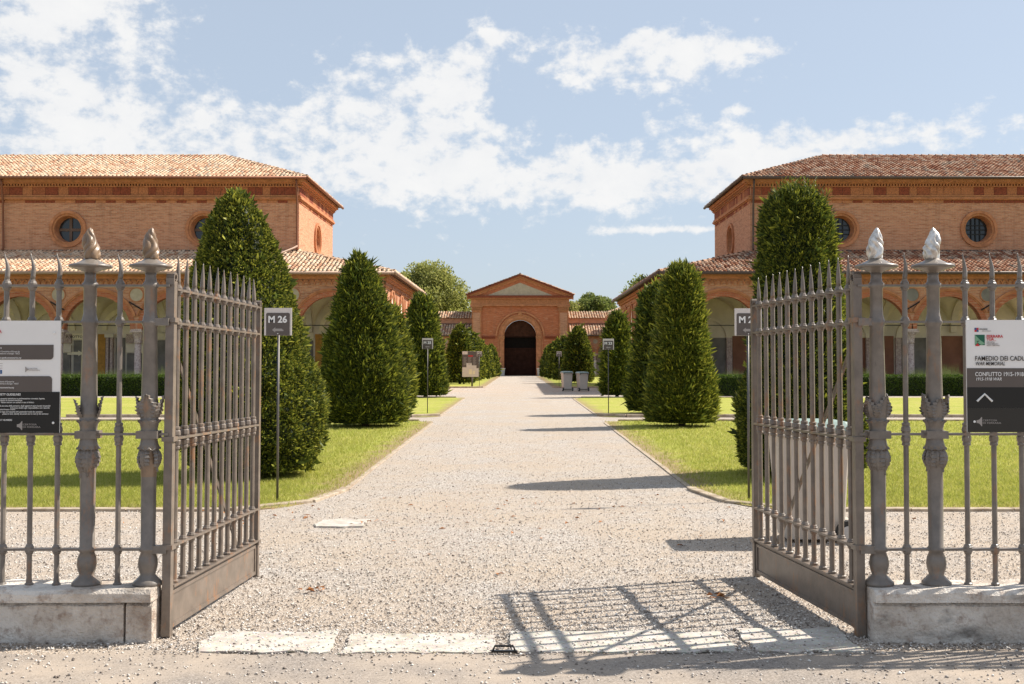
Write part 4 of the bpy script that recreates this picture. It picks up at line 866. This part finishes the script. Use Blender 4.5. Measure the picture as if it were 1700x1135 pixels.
# ================================================================== FENCE AND GATE
YP = 6.49
def plinth(x0, x1, label, name):
    s = 1 if x0 > 0 else -1; root = empty('stone_plinth', ((x0+x1)/2, YP, 0), label, 'plinth', 'stone plinths under the iron fence'); ox = (x0+x1)/2
    def rough_box(x0, x1, y0, y1, z0, z1, amp, seed, n=26):
        # bevelled long block with chipped edges
        prof = [(y0, z0), (y0, z1-.022), (y0+.02, z1), (y1-.02, z1), (y1, z1-.022), (y1, z0)]; P = []
        for i in range(n+1):
            x = x0+(x1-x0)*i/n
            P.append([(x+amp*.6*mnoise.noise((y*9, z*9, seed))*(1 if i in (0, n) else 0), y+amp*mnoise.noise((x*3.1, y*5, z*4+seed)), z+(amp*mnoise.noise((x*4.1, y*6, seed+3)) if z > z0 else 0)) for y, z in prof])
        b = MB(); b.grid(P); b.add(P[0]+P[-1], [tuple(range(6)), tuple(range(6, 12))[::-1]]); return b
    cuts = [x0, x0+s*2.4, x1] 
    a, b_ = sorted((x0, x1)); segs = []
    e = [x0+s*.0, x0+s*.16, x0+s*1.35, x0+s*3.0, x1] if s < 0 else [x0, x0+s*1.9, x0+s*3.2, x1]
    for i in range(len(e)-1):
        p, q = sorted((e[i], e[i+1])); rough_box(p+.006-ox, q-.006-ox, -.13, .13, -.02, .228, .012, i*5.3, 18).obj('plinth_block', 'plinth_stone', root)
    e = [x0-s*.0, x0+s*2.1, x1]
    for i in range(len(e)-1):
        p, q = sorted((e[i], e[i+1])); rough_box(p+.004-ox, q-.004-ox, -.165, .16, .232, .302, .012, i*7.7+2).obj('cap_stone', 'plinth_stone', root)
    return root
plinth(-2.085, -6.6, 'weathered pale stone plinth under the left fence', 'l'); plinth(2.02, 6.6, 'pale stone plinth with black stains under the right fence', 'r')

def bar_profile(z0, levels, r=.0145, fat=()):
    p = [(r*1.6, z0), (r*1.6, z0+.012), (r*1.1, z0+.03)]
    for z in levels:
        c = 1.75 if z in fat else 1.55; h = .055 if z in fat else .018
        p += [(r, z-h-.02), (r*1.25, z-h-.008), (r*c, z-h), (r*c, z-.010)]
        if z in fat: p += [(r*1.4, z-.030), (r*1.8, z-.02)]
        p += [(r*1.5, z), (r*c, z+.010), (r*c, z+h), (r*1.2, z+h+.008), (r, z+h+.02)]
    zz = [q[1] for q in p]
    return sorted(p, key=lambda q: q[1])
def bar_mesh(name, z0, levels, fat, mat, r=.0145):
    b = MB(); b.lathe([(r*1.04, z0), (r*1.04, max(levels)+.04)], 8)
    b.lathe([(r*1.7, z0), (r*1.7, z0+.010), (r*1.25, z0+.016), (r*1.15, z0+.035)], 10)
    for z in levels:
        if z in fat: b.lathe([(r*1.15, z-.068), (r*1.6, z-.064), (r*1.6, z-.052), (r*1.4, z-.048), (r*1.75, z-.040), (r*1.9, z-.018), (r*1.6, z-.012), (r*1.6, z+.012), (r*1.9, z+.018), (r*1.75, z+.040), (r*1.4, z+.048), (r*1.6, z+.052), (r*1.6, z+.064), (r*1.15, z+.068)], 10)
        else: b.lathe([(r*1.1, z-.030), (r*1.35, z-.027), (r*1.55, z-.018), (r*1.75, z-.015), (r*1.75, z+.015), (r*1.55, z+.018), (r*1.35, z+.027), (r*1.1, z+.030)], 10)
    return b.mesh(name, mat)
def spike_mesh(h, wavy, r=.0135, mat='iron_paint', z0=0):
    pts = []; rs = []
    for i in range(9):
        t_ = i/8; pts.append((wavy*math.sin(t_*5.0)*(.4+t_), wavy*.5*math.sin(t_*4), z0+h*t_)); rs.append(r*(1-t_)**.75*(1.0+.25*math.sin(t_*3.1))+.0008)
    return MB().tube(pts, rs, 6).mesh('spike', mat, True)
RZ = (2.045, 1.832, 1.176, .507)
def leaf_mesh(up, seed, L=.15, wd=.040):
    """acanthus leaf in local coords: root at origin, grows along z (or -z), facing +x"""
    P = []; n = 13; sgn = 1 if up else -1
    for i in range(n+1):
        t_ = i/n; row = []
        base = wd*(.75+.45*math.sin(math.pi*min(1, t_*1.15)))*(1-.72*t_**2.2)
        hw = base*(.82 if i % 2 else 1.08)
        if i == n: hw = .004
        for j in range(7):
            q = (j-3)/3
            x = .010*math.sin(t_*math.pi)+.030*max(0, t_-.55)**1.4*2-.017*q*q*(1-.6*t_)+.004*math.cos(q*9)+(.007*abs(q)*(i % 2))
            if not up: x = .022*math.sin(min(1, t_*1.2)*math.pi)**.8-.020*q*q+.004*math.cos(q*9)+.02*max(0, t_-.8)-.010*t_
            row.append((x, q*hw, sgn*(L*t_-(.006 if i % 2 and abs(q) > .6 else 0))))
        P.append(row)
    b = MB(); b.grid(P); me = b.mesh('acanthus_leaf', 'iron_paint', False); return me
LU, LD = leaf_mesh(True, 1, .145, .064), leaf_mesh(False, 2, .15, .046)
def pillar(root, x, flame_mat, seed, broken=False):
    p = MB().lathe([(.084, .300), (.084, .318), (.066, .335), (.050, .352), (.042, .362), (.052, .395), (.057, .425), (.052, .460), (.040, .492), (.050, .499), (.050, .515), (.042, .525), (.044, .94),
                    (.044, 1.075), (.052, 1.087), (.064, 1.092), (.052, 1.12), (.047, 1.150), (.050, 1.196), (.048, 1.205), (.052, 1.24), (.064, 1.256), (.050, 1.262), (.056, 1.285), (.060, 1.30), (.047, 1.325),
                    (.047, 1.42), (.040, 1.80), (.050, 1.822), (.052, 1.832), (.044, 1.845), (.036, 1.88), (.037, 2.03), (.046, 2.038), (.046, 2.055), (.034, 2.07), (.030, 2.10), (.032, 2.12)], 20, rot=0).obj('pillar', 'iron_paint', root, True, (x, 0, 0))
    MB().box(-.062, .062, -.052, .052, 1.152, 1.196).obj('collar_block', 'iron_paint', p)
    for z0, flip in ((1.090, -1), (1.258, 1)):      # scalloped skirts
        b = MB(); P = []
        for i, (r_, dz) in enumerate(((.048, .045), (.054, .02), (.066, .0))):
            P.append([((r_+.004*math.cos(k*math.pi/2)*(i == 2))*math.cos(2*math.pi*k/40), (r_+.004*math.cos(k*math.pi/2)*(i == 2))*math.sin(2*math.pi*k/40), z0-flip*dz-(.006*math.cos(k*math.pi/2) if i == 2 else 0)*flip) for k in range(41)])
        b.grid(P); b.obj('scalloped_collar', 'iron_paint', p, True)
    rnd = random.Random(seed)
    for k in range(6):
        a = 2*math.pi*k/6-math.pi/2+.1+seed*.2
        if broken and k == 0: pass
        else:
            o = link('acanthus_leaf', LD, p, (.050*math.cos(a), .050*math.sin(a), 1.088)); o.rotation_euler = (0, rnd.uniform(-.08, .1), a); o.scale = (1, 1, rnd.uniform(.85, 1.1))
        a += .52
        if k < 4 and not (seed == 1 and k == 0):
            a = 2*math.pi*k/4-math.pi/2+.35*(seed % 2)+.1
            o = link('acanthus_leaf', LU, p, (.052*math.cos(a), .052*math.sin(a), 1.275)); o.rotation_euler = (0, rnd.uniform(-.02, .14), a); o.scale = (1, 1, rnd.uniform(.75, 1.0))
    if broken:
        MB().lathe([(.045, .93), (.0455, .96), (.0457, 1.07), (.045, 1.08)], 14).obj('rusty_patch', 'flame_rust', p)
    MB().lathe([(.030, 2.118), (.038, 2.125), (.060, 2.135), (.100, 2.146), (.121, 2.152), (.124, 2.160), (.118, 2.167), (.085, 2.176), (.055, 2.190), (.040, 2.200), (.036, 2.205)], 32,
               mod=lambda r_, z, t_: r_*(1+.012*math.sin(3*t_+seed))).obj('dish', 'iron_paint', p, True)
    prof = [(.036+0*z, z) for z in (0,)]
    hs = [i/22 for i in range(23)]; pr = []
    for h in hs: pr.append((float(np.interp(h, [0, .12, .35, .6, .8, .92, 1], [.036, .041, .043, .037, .025, .014, .003])), 2.200+.188*h))
    def mod(r_, z, t_):
        h = (z-2.2)/.188; g = math.sin(2.5*t_+2.6*math.sin(h*6+seed)+seed); return r_*(1.12-.34*(1-abs(g))**1.6+.10*math.sin(3*t_-7*h+seed*2))
    b = MB().lathe(pr, 48, c=(0, 0), mod=mod)
    b.v = [(x_+.007*math.sin((z-2.2)*26+seed), y_, z) for x_, y_, z in b.v]
    b.obj('flame_finial', flame_mat, p, True)
BARM = bar_mesh('fence_bar', .300, RZ, (1.176,), 'iron_paint'); SPM = spike_mesh(.155, .007)
def fence(sg, pillars, bars, hx, label):
    root = empty('iron_fence', (0, YP, 0), label, 'fence', 'iron fences either side of the gate')
    xe = sg*6.5
    for z in RZ:
        a, b_ = sorted((hx, xe)); b = MB().box(a, b_, -.022, .022, z-.0065, z+.0065); b.obj('rail', 'iron_paint', root)
    for i, x in enumerate(pillars): pillar(root, x, 'flame_rust' if sg < 0 else 'flame_silver', (1, 2, 3, 4)[i+(0 if sg < 0 else 2)], sg < 0 and i == 1)
    for x in bars:
        o = link('fence_bar', BARM, root, (x, 0, 0)); o.rotation_euler = (0, random.uniform(-.004, .004), 0)
        s_ = link('spike', SPM, o, (0, 0, 2.085)); s_.rotation_euler = (0, random.uniform(-.05, .05), random.uniform(-.3, .3))
    # lug joining the hinge post
    a, b_ = sorted((pillars[-1] if sg < 0 else pillars[0], hx)); 
    for z in (1.832, .507): MB().box(a, b_+.0, -.03, .03, z-.022, z+.022).obj('hinge_strap', 'iron_paint', root)
    return root
lb = [-3.008, -2.85, -2.69, -2.336]+[-3.17-.16*k for k in range(20)]; rb = [2.262, 2.618, 2.776, 2.938]+[3.10+.16*k for k in range(20)]
fence(-1, [-2.515, -2.160], lb, -2.045, 'grey iron fence left of the gate with rusty flame topped pillars')
fence(1, [2.100, 2.433], rb, 1.985, 'grey iron fence right of the gate with silver flame topped pillars')

GB = bar_mesh('gate_bar', .285, (2.015, 1.815, 1.135, .51), (1.135,), 'gate_iron', .0155); GS = spike_mesh(.175, .0, .0145, 'gate_iron')
def gate(hx, ex, ey, label, side, sag):
    hy_ = YP; L = math.hypot(ex-hx, ey-hy_); ang = math.atan2(ey-hy_, ex-hx)
    root = empty('iron_gate', (hx, hy_, .012), label, 'gate', 'open iron gate leaves', ang); root.rotation_euler = (0, sag, ang)
    o = 1 if side < 0 else -1     # side of the leaf that faces away from the camera's avenue
    def scroll(x, z, d, r0=.03):
        pts = [(x, 0, z-.04)]+[(x+d*(r0-r0*math.cos(a))*(1-.05*k), 0, z+r0*math.sin(a)*(1-.07*k)) for k, a in enumerate([i*math.pi/5 for i in range(8)])]
        b = MB()
        for (a, c) in zip(pts, pts[1:]): pass
        P = []
        for (x_, y_, z_) in pts: P.append([(x_-.001, -.024, z_), (x_-.001, .024, z_)])
        for k in range(len(P)-1):
            (x0, _, z0), (x1, _, z1) = pts[k], pts[k+1]; dx, dz = x1-x0, z1-z0; q = math.hypot(dx, dz)+1e-9; nx, nz = -dz/q*.006, dx/q*.006
            b.add([(x0+nx, -.024, z0+nz), (x1+nx, -.024, z1+nz), (x1-nx, -.024, z1-nz), (x0-nx, -.024, z0-nz), (x0+nx, .024, z0+nz), (x1+nx, .024, z1+nz), (x1-nx, .024, z1-nz), (x0-nx, .024, z0-nz)], [(0, 1, 2, 3), (7, 6, 5, 4), (0, 4, 5, 1), (3, 2, 6, 7), (0, 3, 7, 4), (1, 5, 6, 2)])
        return b
    h = MB().box(-.025, .025, -.025, .025, -.005, 2.06).obj('hinge_post', 'gate_iron', root); scroll(-.024, 2.08, 1, .034).obj('scroll', 'gate_iron', h)
    for z in (.507, 1.135, 1.832): MB().box(-.036, .036, -.036, .036, z-.014, z+.014).obj('hinge_band', 'gate_iron', h)
    e = MB().box(L-.022, L+.022, -.024, .024, .0, 2.02).obj('end_post', 'gate_iron', root); scroll(L+.02, 2.04, -1, .03).obj('scroll', 'gate_iron', e)
    MB().box(L-.034, L+.034, -.034, .034, .25, .275).obj('post_band', 'gate_iron', e)
    for z in (2.015, 1.815, 1.135, .51): MB().box(.029, L-.027, -.026, .026, z-.0065, z+.0065).obj('rail', 'gate_iron', root)
    MB().box(.029, L-.027, -.030, .030, .268, .282).obj('rail', 'gate_iron', root)
    k = MB().box(.029, L-.027, -.006, .006, .028, .267).obj('kick_panel', 'gate_iron', root)
    b = MB()
    for s in (-1, 1):
        y0, y1 = sorted((s*.006, s*.014)); b.box(.03, L-.028, y0, y1, .225, .245); b.box(.03, L-.028, y0, y1, .03, .055); b.box(.03, .055, y0, y1, .056, .224); b.box(L-.053, L-.028, y0, y1, .056, .224)
    b.obj('panel_frame', 'gate_iron', k)
    for i in range(12):
        x = .105+i*(L-.21)/11; g_ = link('gate_bar', GB, root, (x, 0, 0)); s_ = link('spike', GS, g_, (0, 0, 2.05)); s_.rotation_euler = (random.uniform(-.04, .04), random.uniform(-.04, .04), 0)
    b = MB(); y0 = o*.034; A = Vector((.03, y0, 1.80)); B = Vector((L*.80, y0, .30)); d = (B-A).normalized(); n_ = Vector((-d.z, 0, d.x))*.016; t_ = Vector((0, .005, 0))
    b.add([A-n_-t_, B-n_-t_, B+n_-t_, A+n_-t_, A-n_+t_, B-n_+t_, B+n_+t_, A+n_+t_], [(0, 1, 2, 3), (7, 6, 5, 4), (0, 4, 5, 1), (3, 2, 6, 7), (0, 3, 7, 4), (1, 5, 6, 2)]); b.obj('brace', 'gate_iron', root)
gate(-2.045, -1.965, 8.31, 'left iron gate leaf swung open, standing almost parallel to the avenue', -1, .012)
gate(1.985, 1.775, 8.31, 'right iron gate leaf swung open, casting its barred shadow on the gravel', 1, .006)

# ================================================================== SIGNS
def rrect(b, x0, x1, z0, z1, y, r, corners=(1, 1, 1, 1), n=5):
    """rounded rectangle facing -y; corners: bl, br, tr, tl"""
    pts = []
    for (cx, cz, a0), on in zip(((x0+r, z0+r, 180), (x1-r, z0+r, 270), (x1-r, z1-r, 0), (x0+r, z1-r, 90)), corners):
        if on:
            for i in range(n+1): a = R(a0+90*i/n); pts.append((cx+r*math.cos(a), cz+r*math.sin(a)))
        else: pts.append((x0 if cx < (x0+x1)/2 else x1, z0 if cz < (z0+z1)/2 else z1))
    m = len(pts); return b.add([(x, y, z) for x, z in pts]+[(x, y+.002, z) for x, z in pts], [tuple(range(m))]+[(i, (i+1) % m, m+(i+1) % m, m+i) for i in range(m)])
def horn_logo(parent, x, z, s, y, mat, mirror=1):
    b = MB(); P = [(0, .09), (.10, .10), (.21, .15), (.32, .30), (.37, .30), (.37, -.30), (.32, -.30), (.21, -.15), (.10, -.10), (0, -.09)]
    b.add([(x+mirror*a*s, y, z+c*s) for a, c in P], [tuple(range(10))]); b.obj('bell_emblem', mat, parent)
    for k, tx in enumerate(('CERTOSA', 'DI FERRARA')):
        text('lettering', tx, .17*s, (x+.40*s if mirror > 0 else x+.04*s, y-.0005, z+(.02-.17*k)*s), mat, parent, .001*s, fit=(.95, 1.2)[k]*s)

def marker(x, y, txt, label, hb=1.93, w=.32, big=True):
    root = empty('marker_sign', (x, y, 0), label, 'sign', 'numbered marker signs on thin poles')
    MB().tube([(0, 0, -.02), (0, 0, hb+.04)], .014, 8).obj('pole', 'pole_grey', root, True)
    p = MB().box(-w/2, w/2, -.030, -.018, hb, hb+w).obj('sign_panel', 'sign_cream', root)
    b = MB(); rrect(b, -w*.43, w*.43, hb+.002, hb+w*.82, -.0335, w*.06, (0, 0, 1, 1)); b.obj('dark_field', 'sign_brown', p)
    text('lettering', txt, w*.335, (-.004, -.037, hb+w*.47), 'print_white', p, .006*w/.32, 'CENTER', fit=w*.68)
    b = MB(); z = hb+w*.20; s = w*.5
    b.add([(q*s, -.036, z+c*s) for q, c in ((-.42, 0), (-.17, .2), (-.2, .09), (.3, .09), (.34, .02), (.42, .0), (.40, -.09), (-.2, -.09), (-.17, -.2))], [tuple(range(9))]); b.obj('emblem', 'print_grey', p)
    MB().tube([(0, -.034, hb+.02), (0, -.038, hb+.02)], .006, 8).obj('screw', 'print_white', p)
    return root
marker(-2.76, 12.72, 'M 26', 'M 26 marker sign on a thin pole at the front corner of the left lawn', 1.90, .315)
marker(2.655, 12.82, 'M 24', 'M 24 marker sign on a thin pole, half hidden behind the right gate leaf', 1.90, .315)
marker(-2.82, 34.3, 'M 25', 'M 25 marker sign at the near corner of the second left lawn', 1.99, .335)
marker(2.73, 33.7, 'M 23', 'M 23 marker sign at the near corner of the second right lawn', 1.96, .335)
marker(-2.48, 70.1, 'M 22', 'tiny far marker sign beside the information board on the left', 1.92, .32); marker(2.56, 70.1, 'M 21', 'tiny far marker sign left of the right wheelie bins', 1.92, .32)

def left_sign():
    x1, x0, z0, z1 = -2.665, -3.40, 1.186, 1.838; Y = YP-.045; root = empty('rules_board', (x1, Y, z0), 'white and black visitor rules board hung on the left fence', 'sign board', 'printed boards on the fence')
    def X(px): return -2.654+(px-110)/283-x1      # measured on the board
    W = x1-x0; H = z1-z0
    b = MB().box(-W, 0, -.004, .004, 0, H); p = b.obj('panel', 'sign_white', root)
    zz = lambda k: H*(1-k)                                # k: 0 top .. 1 bottom
    MB().box(-W, -.0008, -.0075, -.0042, 0, zz(.635)).obj('black_field', 'sign_black', p)
    b = MB(); rrect(b, -W, -.040, zz(.347), zz(.216), -.0075, .02, (0, 1, 0, 0)); b.obj('brown_field', 'sign_brown', p)
    b = MB(); rrect(b, -W, -.046, zz(.634), zz(.495), -.0075, .02, (0, 0, 1, 0)); b.obj('brown_field', 'sign_brown', p)
    T = lambda s, size, x, k, m, bold=0, sh=0, al='RIGHT': text('lettering', s, size, (x, -.0092, zz(k)), m, p, bold, al, sh, 0, .85)
    T('FERRARA', .027, -.342, .112, 'print_red', .0005); T('TUA', .027, -.40, .150, 'print_red', .0005); T('servizi cimiteriali', .010, -.358, .175, 'print_grey')
    T('Certosa di Ferrara', .019, -.340, .252, 'print_white', 0, .2); T('fa parte di Significant Cemeteries of Europe by', .0125, -.235, .282, 'print_white', 0, .2); T('Association of Significant Cemeteries in Europe - ASCE', .0125, -.235, .300, 'print_white', 0, .2); T('www.significantcemeteries.org', .0135, -.226, .338, 'print_white', .0002, .2)
    MB().box(-.48, -.338, -.0065, -.0042, zz(.475), zz(.44)).obj('blue_label', 'print_blue', p); T('ASCE', .021, -.345, .468, 'print_white', .0004)
    for k in (.385, .405, .425): MB().box(-.50, -.335, -.005, -.0042, zz(k), zz(k-.003)).obj('ruled_line', 'print_grey', p)
    horn_logo(p, -.182, zz(.435), .052, -.0095, 'print_grey', -1)
    T('Guided tour', .017, -.350, .525, 'print_white', 0, .2); T('Significant Cemetery of Europe by', .0125, -.265, .55, 'print_white', 0, .2); T('Association of Significant Cemeteries in Europe - ASCE', .0125, -.240, .568, 'print_white', 0, .2); T('www.significantcemeteries.org', .0135, -.266, .603, 'print_white', .0002, .2)
    T('REGOLE DI SICUREZZA', .022, -.345, .668, 'print_white', .0006); T('| SAFETY GUIDELINES', .018, -.226, .667, 'print_white', .0003, .15)
    lines = [('Le persone presenti camminano su pavimentazione sconnessa, bagnata,', -.085, .70), ('si prega di prestare la massima attenzione.', -.215, .716), ('Vietato entrare con animali in caso di divieto.', -.146, .734),
             ('Per la sicurezza delle persone e degli oggetti di valore lasciati incustoditi', -.053, .765), ('il Comune declina ogni responsabilita e non risponde', -.057, .783), ('in caso di smarrimento o furto.', -.255, .797), ('We are not responsible for bags and valuables left unattended inside the cemetery', -.098, .818), ('please be kind, identify document and to wait by the entrance', -.064, .836)]
    for s, x, k in lines: T(s, .0125, x, k, 'print_white', .0001, .2)
    T('NUMERI UTILI', .017, -.345, .892, 'print_white', .0005); T('| EMERGENCY NUMBERS', .014, -.274, .892, 'print_white', .0002, .15); T('118', .016, -.355, .912, 'print_white', .0003)
    horn_logo(p, -.245, zz(.935), .085, -.0095, 'print_grey', 1)
    for x, z in ((-.035, zz(.91)), (-.035, zz(.11))): MB().lathe([(.007, 0), (.007, .002), (.004, .004)], 12).obj('rivet', 'print_white', p).location = (x, -.0085, z)
    for o in p.children:
        if o.name.startswith('rivet'): o.rotation_euler = (R(90), 0, 0)
left_sign()
def right_sign():
    x0, x1, z0, z1 = 2.604, 3.25, 1.190, 1.842; Y = YP-.045; root = empty('direction_board', (x0, Y, z0), 'white and black direction board FAMEDIO DEI CADUTI hung on the right fence', 'sign board', 'printed boards on the fence')
    W = x1-x0; H = z1-z0; p = MB().box(0, W, -.004, .004, 0, H).obj('panel', 'sign_white', root); zz = lambda k: H*(1-k); k_ = 1/283/5.41; X = lambda z: (z-85)*k_
    b = MB(); b.add([(.001, -.0062, zz(.60)), (W, -.0062, zz(.60)), (W, -.0062, zz(.445)), (X(640)+.006, -.0062, zz(.445)), (X(625), -.0062, zz(.43)), (.001, -.0062, zz(.43))], [tuple(range(6))]); b.obj('brown_field', 'sign_brown', p)
    MB().box(.001, W, -.0072, -.0042, zz(.785), zz(.60)).obj('black_field', 'sign_black', p); MB().box(.001, W, -.0072, -.0042, .0005, zz(.7855)).obj('dark_field', 'sign_dark', p)
    T = lambda s, size, x, k, m, bold=0, sh=0, sx=.9, fit=None: text('lettering', s, size, (x, -.0088, zz(k)), m, p, bold, 'LEFT', sh, 0, sx, fit)
    sq = X(160); a = .0235
    for i, (dx, dz, m) in enumerate(((0, 0, 'print_blue'), (1, 0, 'print_red'), (0, -1, 'print_red'), (1, -1, 'print_blue'))): MB().box(sq+dx*a/2, sq+(dx+1)*a/2-.0004, -.0062, -.0042, zz(.088)+dz*a/2, zz(.088)+(dz+1)*a/2-.0004).obj('logo_square', m, p)
    T('HOLDING', .012, X(198), .088, 'print_ink', .0002); T('FERRARA SERVIZI', .0075, X(225), .103, 'print_grey')
    gx0, gx1, gz1, gz0 = X(162), X(250), zz(.132), zz(.225); MB().box(gx0, gx1, -.0058, -.0042, gz0, gz1).obj('logo_square', 'print_green', p); gm = (gx0+gx1)/2; gz = (gz0+gz1)/2
    b = MB(); b.add([(gx0, -.0066, gz1), (gm, -.0066, gz), (gx0, -.0066, gz0)], [(0, 1, 2)]); b.add([(gm, -.0066, gz), (gx1, -.0066, gz0+.01), (gx1-.02, -.0066, gz0), (gm-.02, -.0066, gz0+.02)], [(0, 1, 2, 3)]); b.obj('logo_facet', 'print_light_green', p)
    b = MB(); b.add([(gx0, -.0072, gz0-.005), (gx0+.028, -.0072, gz0-.005), (gx0+.014, -.0072, gz0+.012)], [(0, 1, 2)]); b.obj('logo_triangle', 'print_red', p)
    T('FERRARA', .0225, X(264), .158, 'print_red', .0007, fit=X(409)-X(264)); T('TUA', .0225, X(264), .184, 'print_red', .0007, fit=X(330)-X(264)); T('...', .02, X(332), .187, 'print_red', .0002)
    for i, s in enumerate(('PARCHEGGI', 'VERDE PUBBLICO', 'SERVIZI CIMITERIALI')): T(s, .0095, X(264), .203+i*.0145, 'print_grey', .0001)
    T('FAMEDIO DEI CADUTI', .0385, X(158), .363, 'print_ink', .0004, fit=.318); T('WAR MEMORIAL', .030, X(160), .405, 'print_ink', .0001, .25, fit=X(422)-X(162))
    T('CONFLITTO 1915-1918', .033, X(157), .500, 'print_white', .0004, fit=X(587)-X(157)); T('1915-1918 WAR', .0255, X(160), .54, 'print_white', .0002, .25, fit=X(388)-X(162))
    cx_, cz = X(240), zz(.68); 
    MB().tube([(X(172), -.0085, zz(.725)), (cx_, -.0085, zz(.660)), (X(307), -.0085, zz(.725))], .0062, 8).obj('arrow', 'print_white', p)
    horn_logo(p, X(165), zz(.905), .088, -.0088, 'print_grey', 1); MB().lathe([(.007, 0), (.007, .003)], 12).obj('rivet', 'print_white', p, False, (X(147), -.008, zz(.905))).rotation_euler = (R(90), 0, 0)
right_sign()
# information board
root = empty('information_board', (-3.05, 70.2, 0), 'brown and cream information board with a map, on a post before the far left yews', 'sign board')
MB().tube([(.1, .05, 0), (.1, .05, .8)], .06, 8).obj('post', 'pole_grey', root, True); p = MB().box(-.52, .52, -.03, .03, .63, 2.25).obj('panel', 'sign_cream', root)
b = MB(); b.add([(x, -.034, z) for x, z in ((-.52, 1.24), (-.26, 1.24), (-.26, 1.50), (.08, 1.50), (.08, 1.36), (.38, 1.36), (.38, 1.18), (.52, 1.18), (.52, 2.24), (-.18, 2.24), (-.18, 2.05), (-.52, 2.05))], [tuple(range(12))]); b.obj('brown_field', 'sign_brown', p)
for x in (-.44, -.14, .16):
    for i in range(9): MB().box(x, x+.2-.03*(i % 3), -.038, -.036, 1.84-.055*i, 1.86-.055*i).obj('text_line', 'print_grey', p)
MB().box(-.14, .16, -.038, -.036, 1.92, 1.99).obj('heading', 'print_red', p); MB().box(-.1, .1, -.037, -.034, .80, 1.12).box(.14, .3, -.037, -.034, .80, 1.02).obj('map_shape', 'terracotta_tan' if False else 'vault_plaster', p)

# ================================================================== BINS
def wheelie(x, y, rz, label, s=1.0, tilt=0):
    root = empty('wheelie_bin', (x, y, 0), label, 'bin', 'grey wheelie bins', rz); root.rotation_euler = (0, tilt, rz); root.scale = (s, s, s)
    # +x is the back (wheels and handle)
    def ring_(x0, x1, hw, z, r=.04):
        pts = []
        for cx_, cy_, a0 in ((x1-r, hw-r, 0), (x0+r, hw-r, 90), (x0+r, -hw+r, 180), (x1-r, -hw+r, 270)):
            for i in range(4): a = R(a0+30*i); pts.append((cx_+r*math.cos(a), cy_+r*math.sin(a), z))
        return pts+[pts[0]]
    b = MB(); rows = [ring_(-.24, .26, .215, .03), ring_(-.25, .27, .22, .10), ring_(-.31, .31, .265, .93), ring_(-.335, .335, .285, .935), ring_(-.335, .335, .285, .985)]
    b.grid(rows); b.add(rows[0][:-1], [tuple(range(16))]); b.obj('body', 'bin_grey', root)
    for s_ in (-1, 1): MB().box(-.20, .18, s_*.262-.012, s_*.262+.012, .55, .56) 
    b = MB(); r2 = [ring_(-.36, .33, .30, .988), ring_(-.36, .33, .30, 1.02), ring_(-.30, .30, .25, 1.065), ring_(-.12, .15, .1, 1.08)]; b.grid(r2); b.add(r2[-1][:-1], [tuple(range(16))]); b.obj('lid', 'bin_lid', root)
    b = MB().tube([(.33, -.22, .93), (.41, -.22, .99), (.41, .22, .99), (.33, .22, .93)], .016, 8).obj('handle', 'rubber', root, True)
    MB().box(.30, .385, -.02, .02, .90, .95).box(.275, .33, -.2, .2, .12, .2).obj('bracket', 'bin_grey', root)
    for s_ in (-1, 1):
        wh = MB(); wh.lathe([(.10, -.025), (.10, .025)], 20); wo = wh.obj('wheel', 'rubber', root, False, (.27, s_*.27, .10)); wo.rotation_euler = (R(90), 0, 0)
        MB().lathe([(.058, -.032), (.058, .032), (.02, .036)], 16).obj('hub', 'bin_pale', wo)
    MB().tube([(.27, -.27, .10), (.27, .27, .10)], .012, 6).obj('axle', 'rubber', root)
    return root
wheelie(2.62, 10.05, 0, 'large grey wheelie bin standing behind the right gate leaf')
wheelie(2.62, 60.4, R(-80), 'left one of the two grey wheelie bins by the right lawn kerb', 1.0)
wheelie(3.44, 60.0, R(-75), 'right one of the two grey wheelie bins by the right lawn kerb', .98)
def litter(x, label, m):
    root = empty('litter_bin', (x, 121.9, 0), label, 'bin', 'pale bins flanking the gatehouse door')
    b = MB(); b.add([(-.36, -.3, 0), (.36, -.3, 0), (.36, .3, 0), (-.36, .3, 0), (-.42, -.34, .78), (.42, -.34, .78), (.42, .34, .78), (-.42, .34, .78)], [(0, 1, 5, 4), (1, 2, 6, 5), (2, 3, 7, 6), (3, 0, 4, 7)]); b.obj('body', 'bin_pale', root)
    MB().box(-.46, .46, -.38, .38, .78, .87).obj('rim', 'sign_cream', root); MB().box(-.36, .36, -.28, .28, .74, .775).obj('liner', 'rubber', root)
litter(-1.93, 'pale grey bin left of the gatehouse door', 0); litter(2.45, 'pale grey bin right of the gatehouse door', 1)
print('tris', sum(len(o.data.polygons) for o in bpy.data.objects if o.type == 'MESH'), 'objects', len(bpy.data.objects))
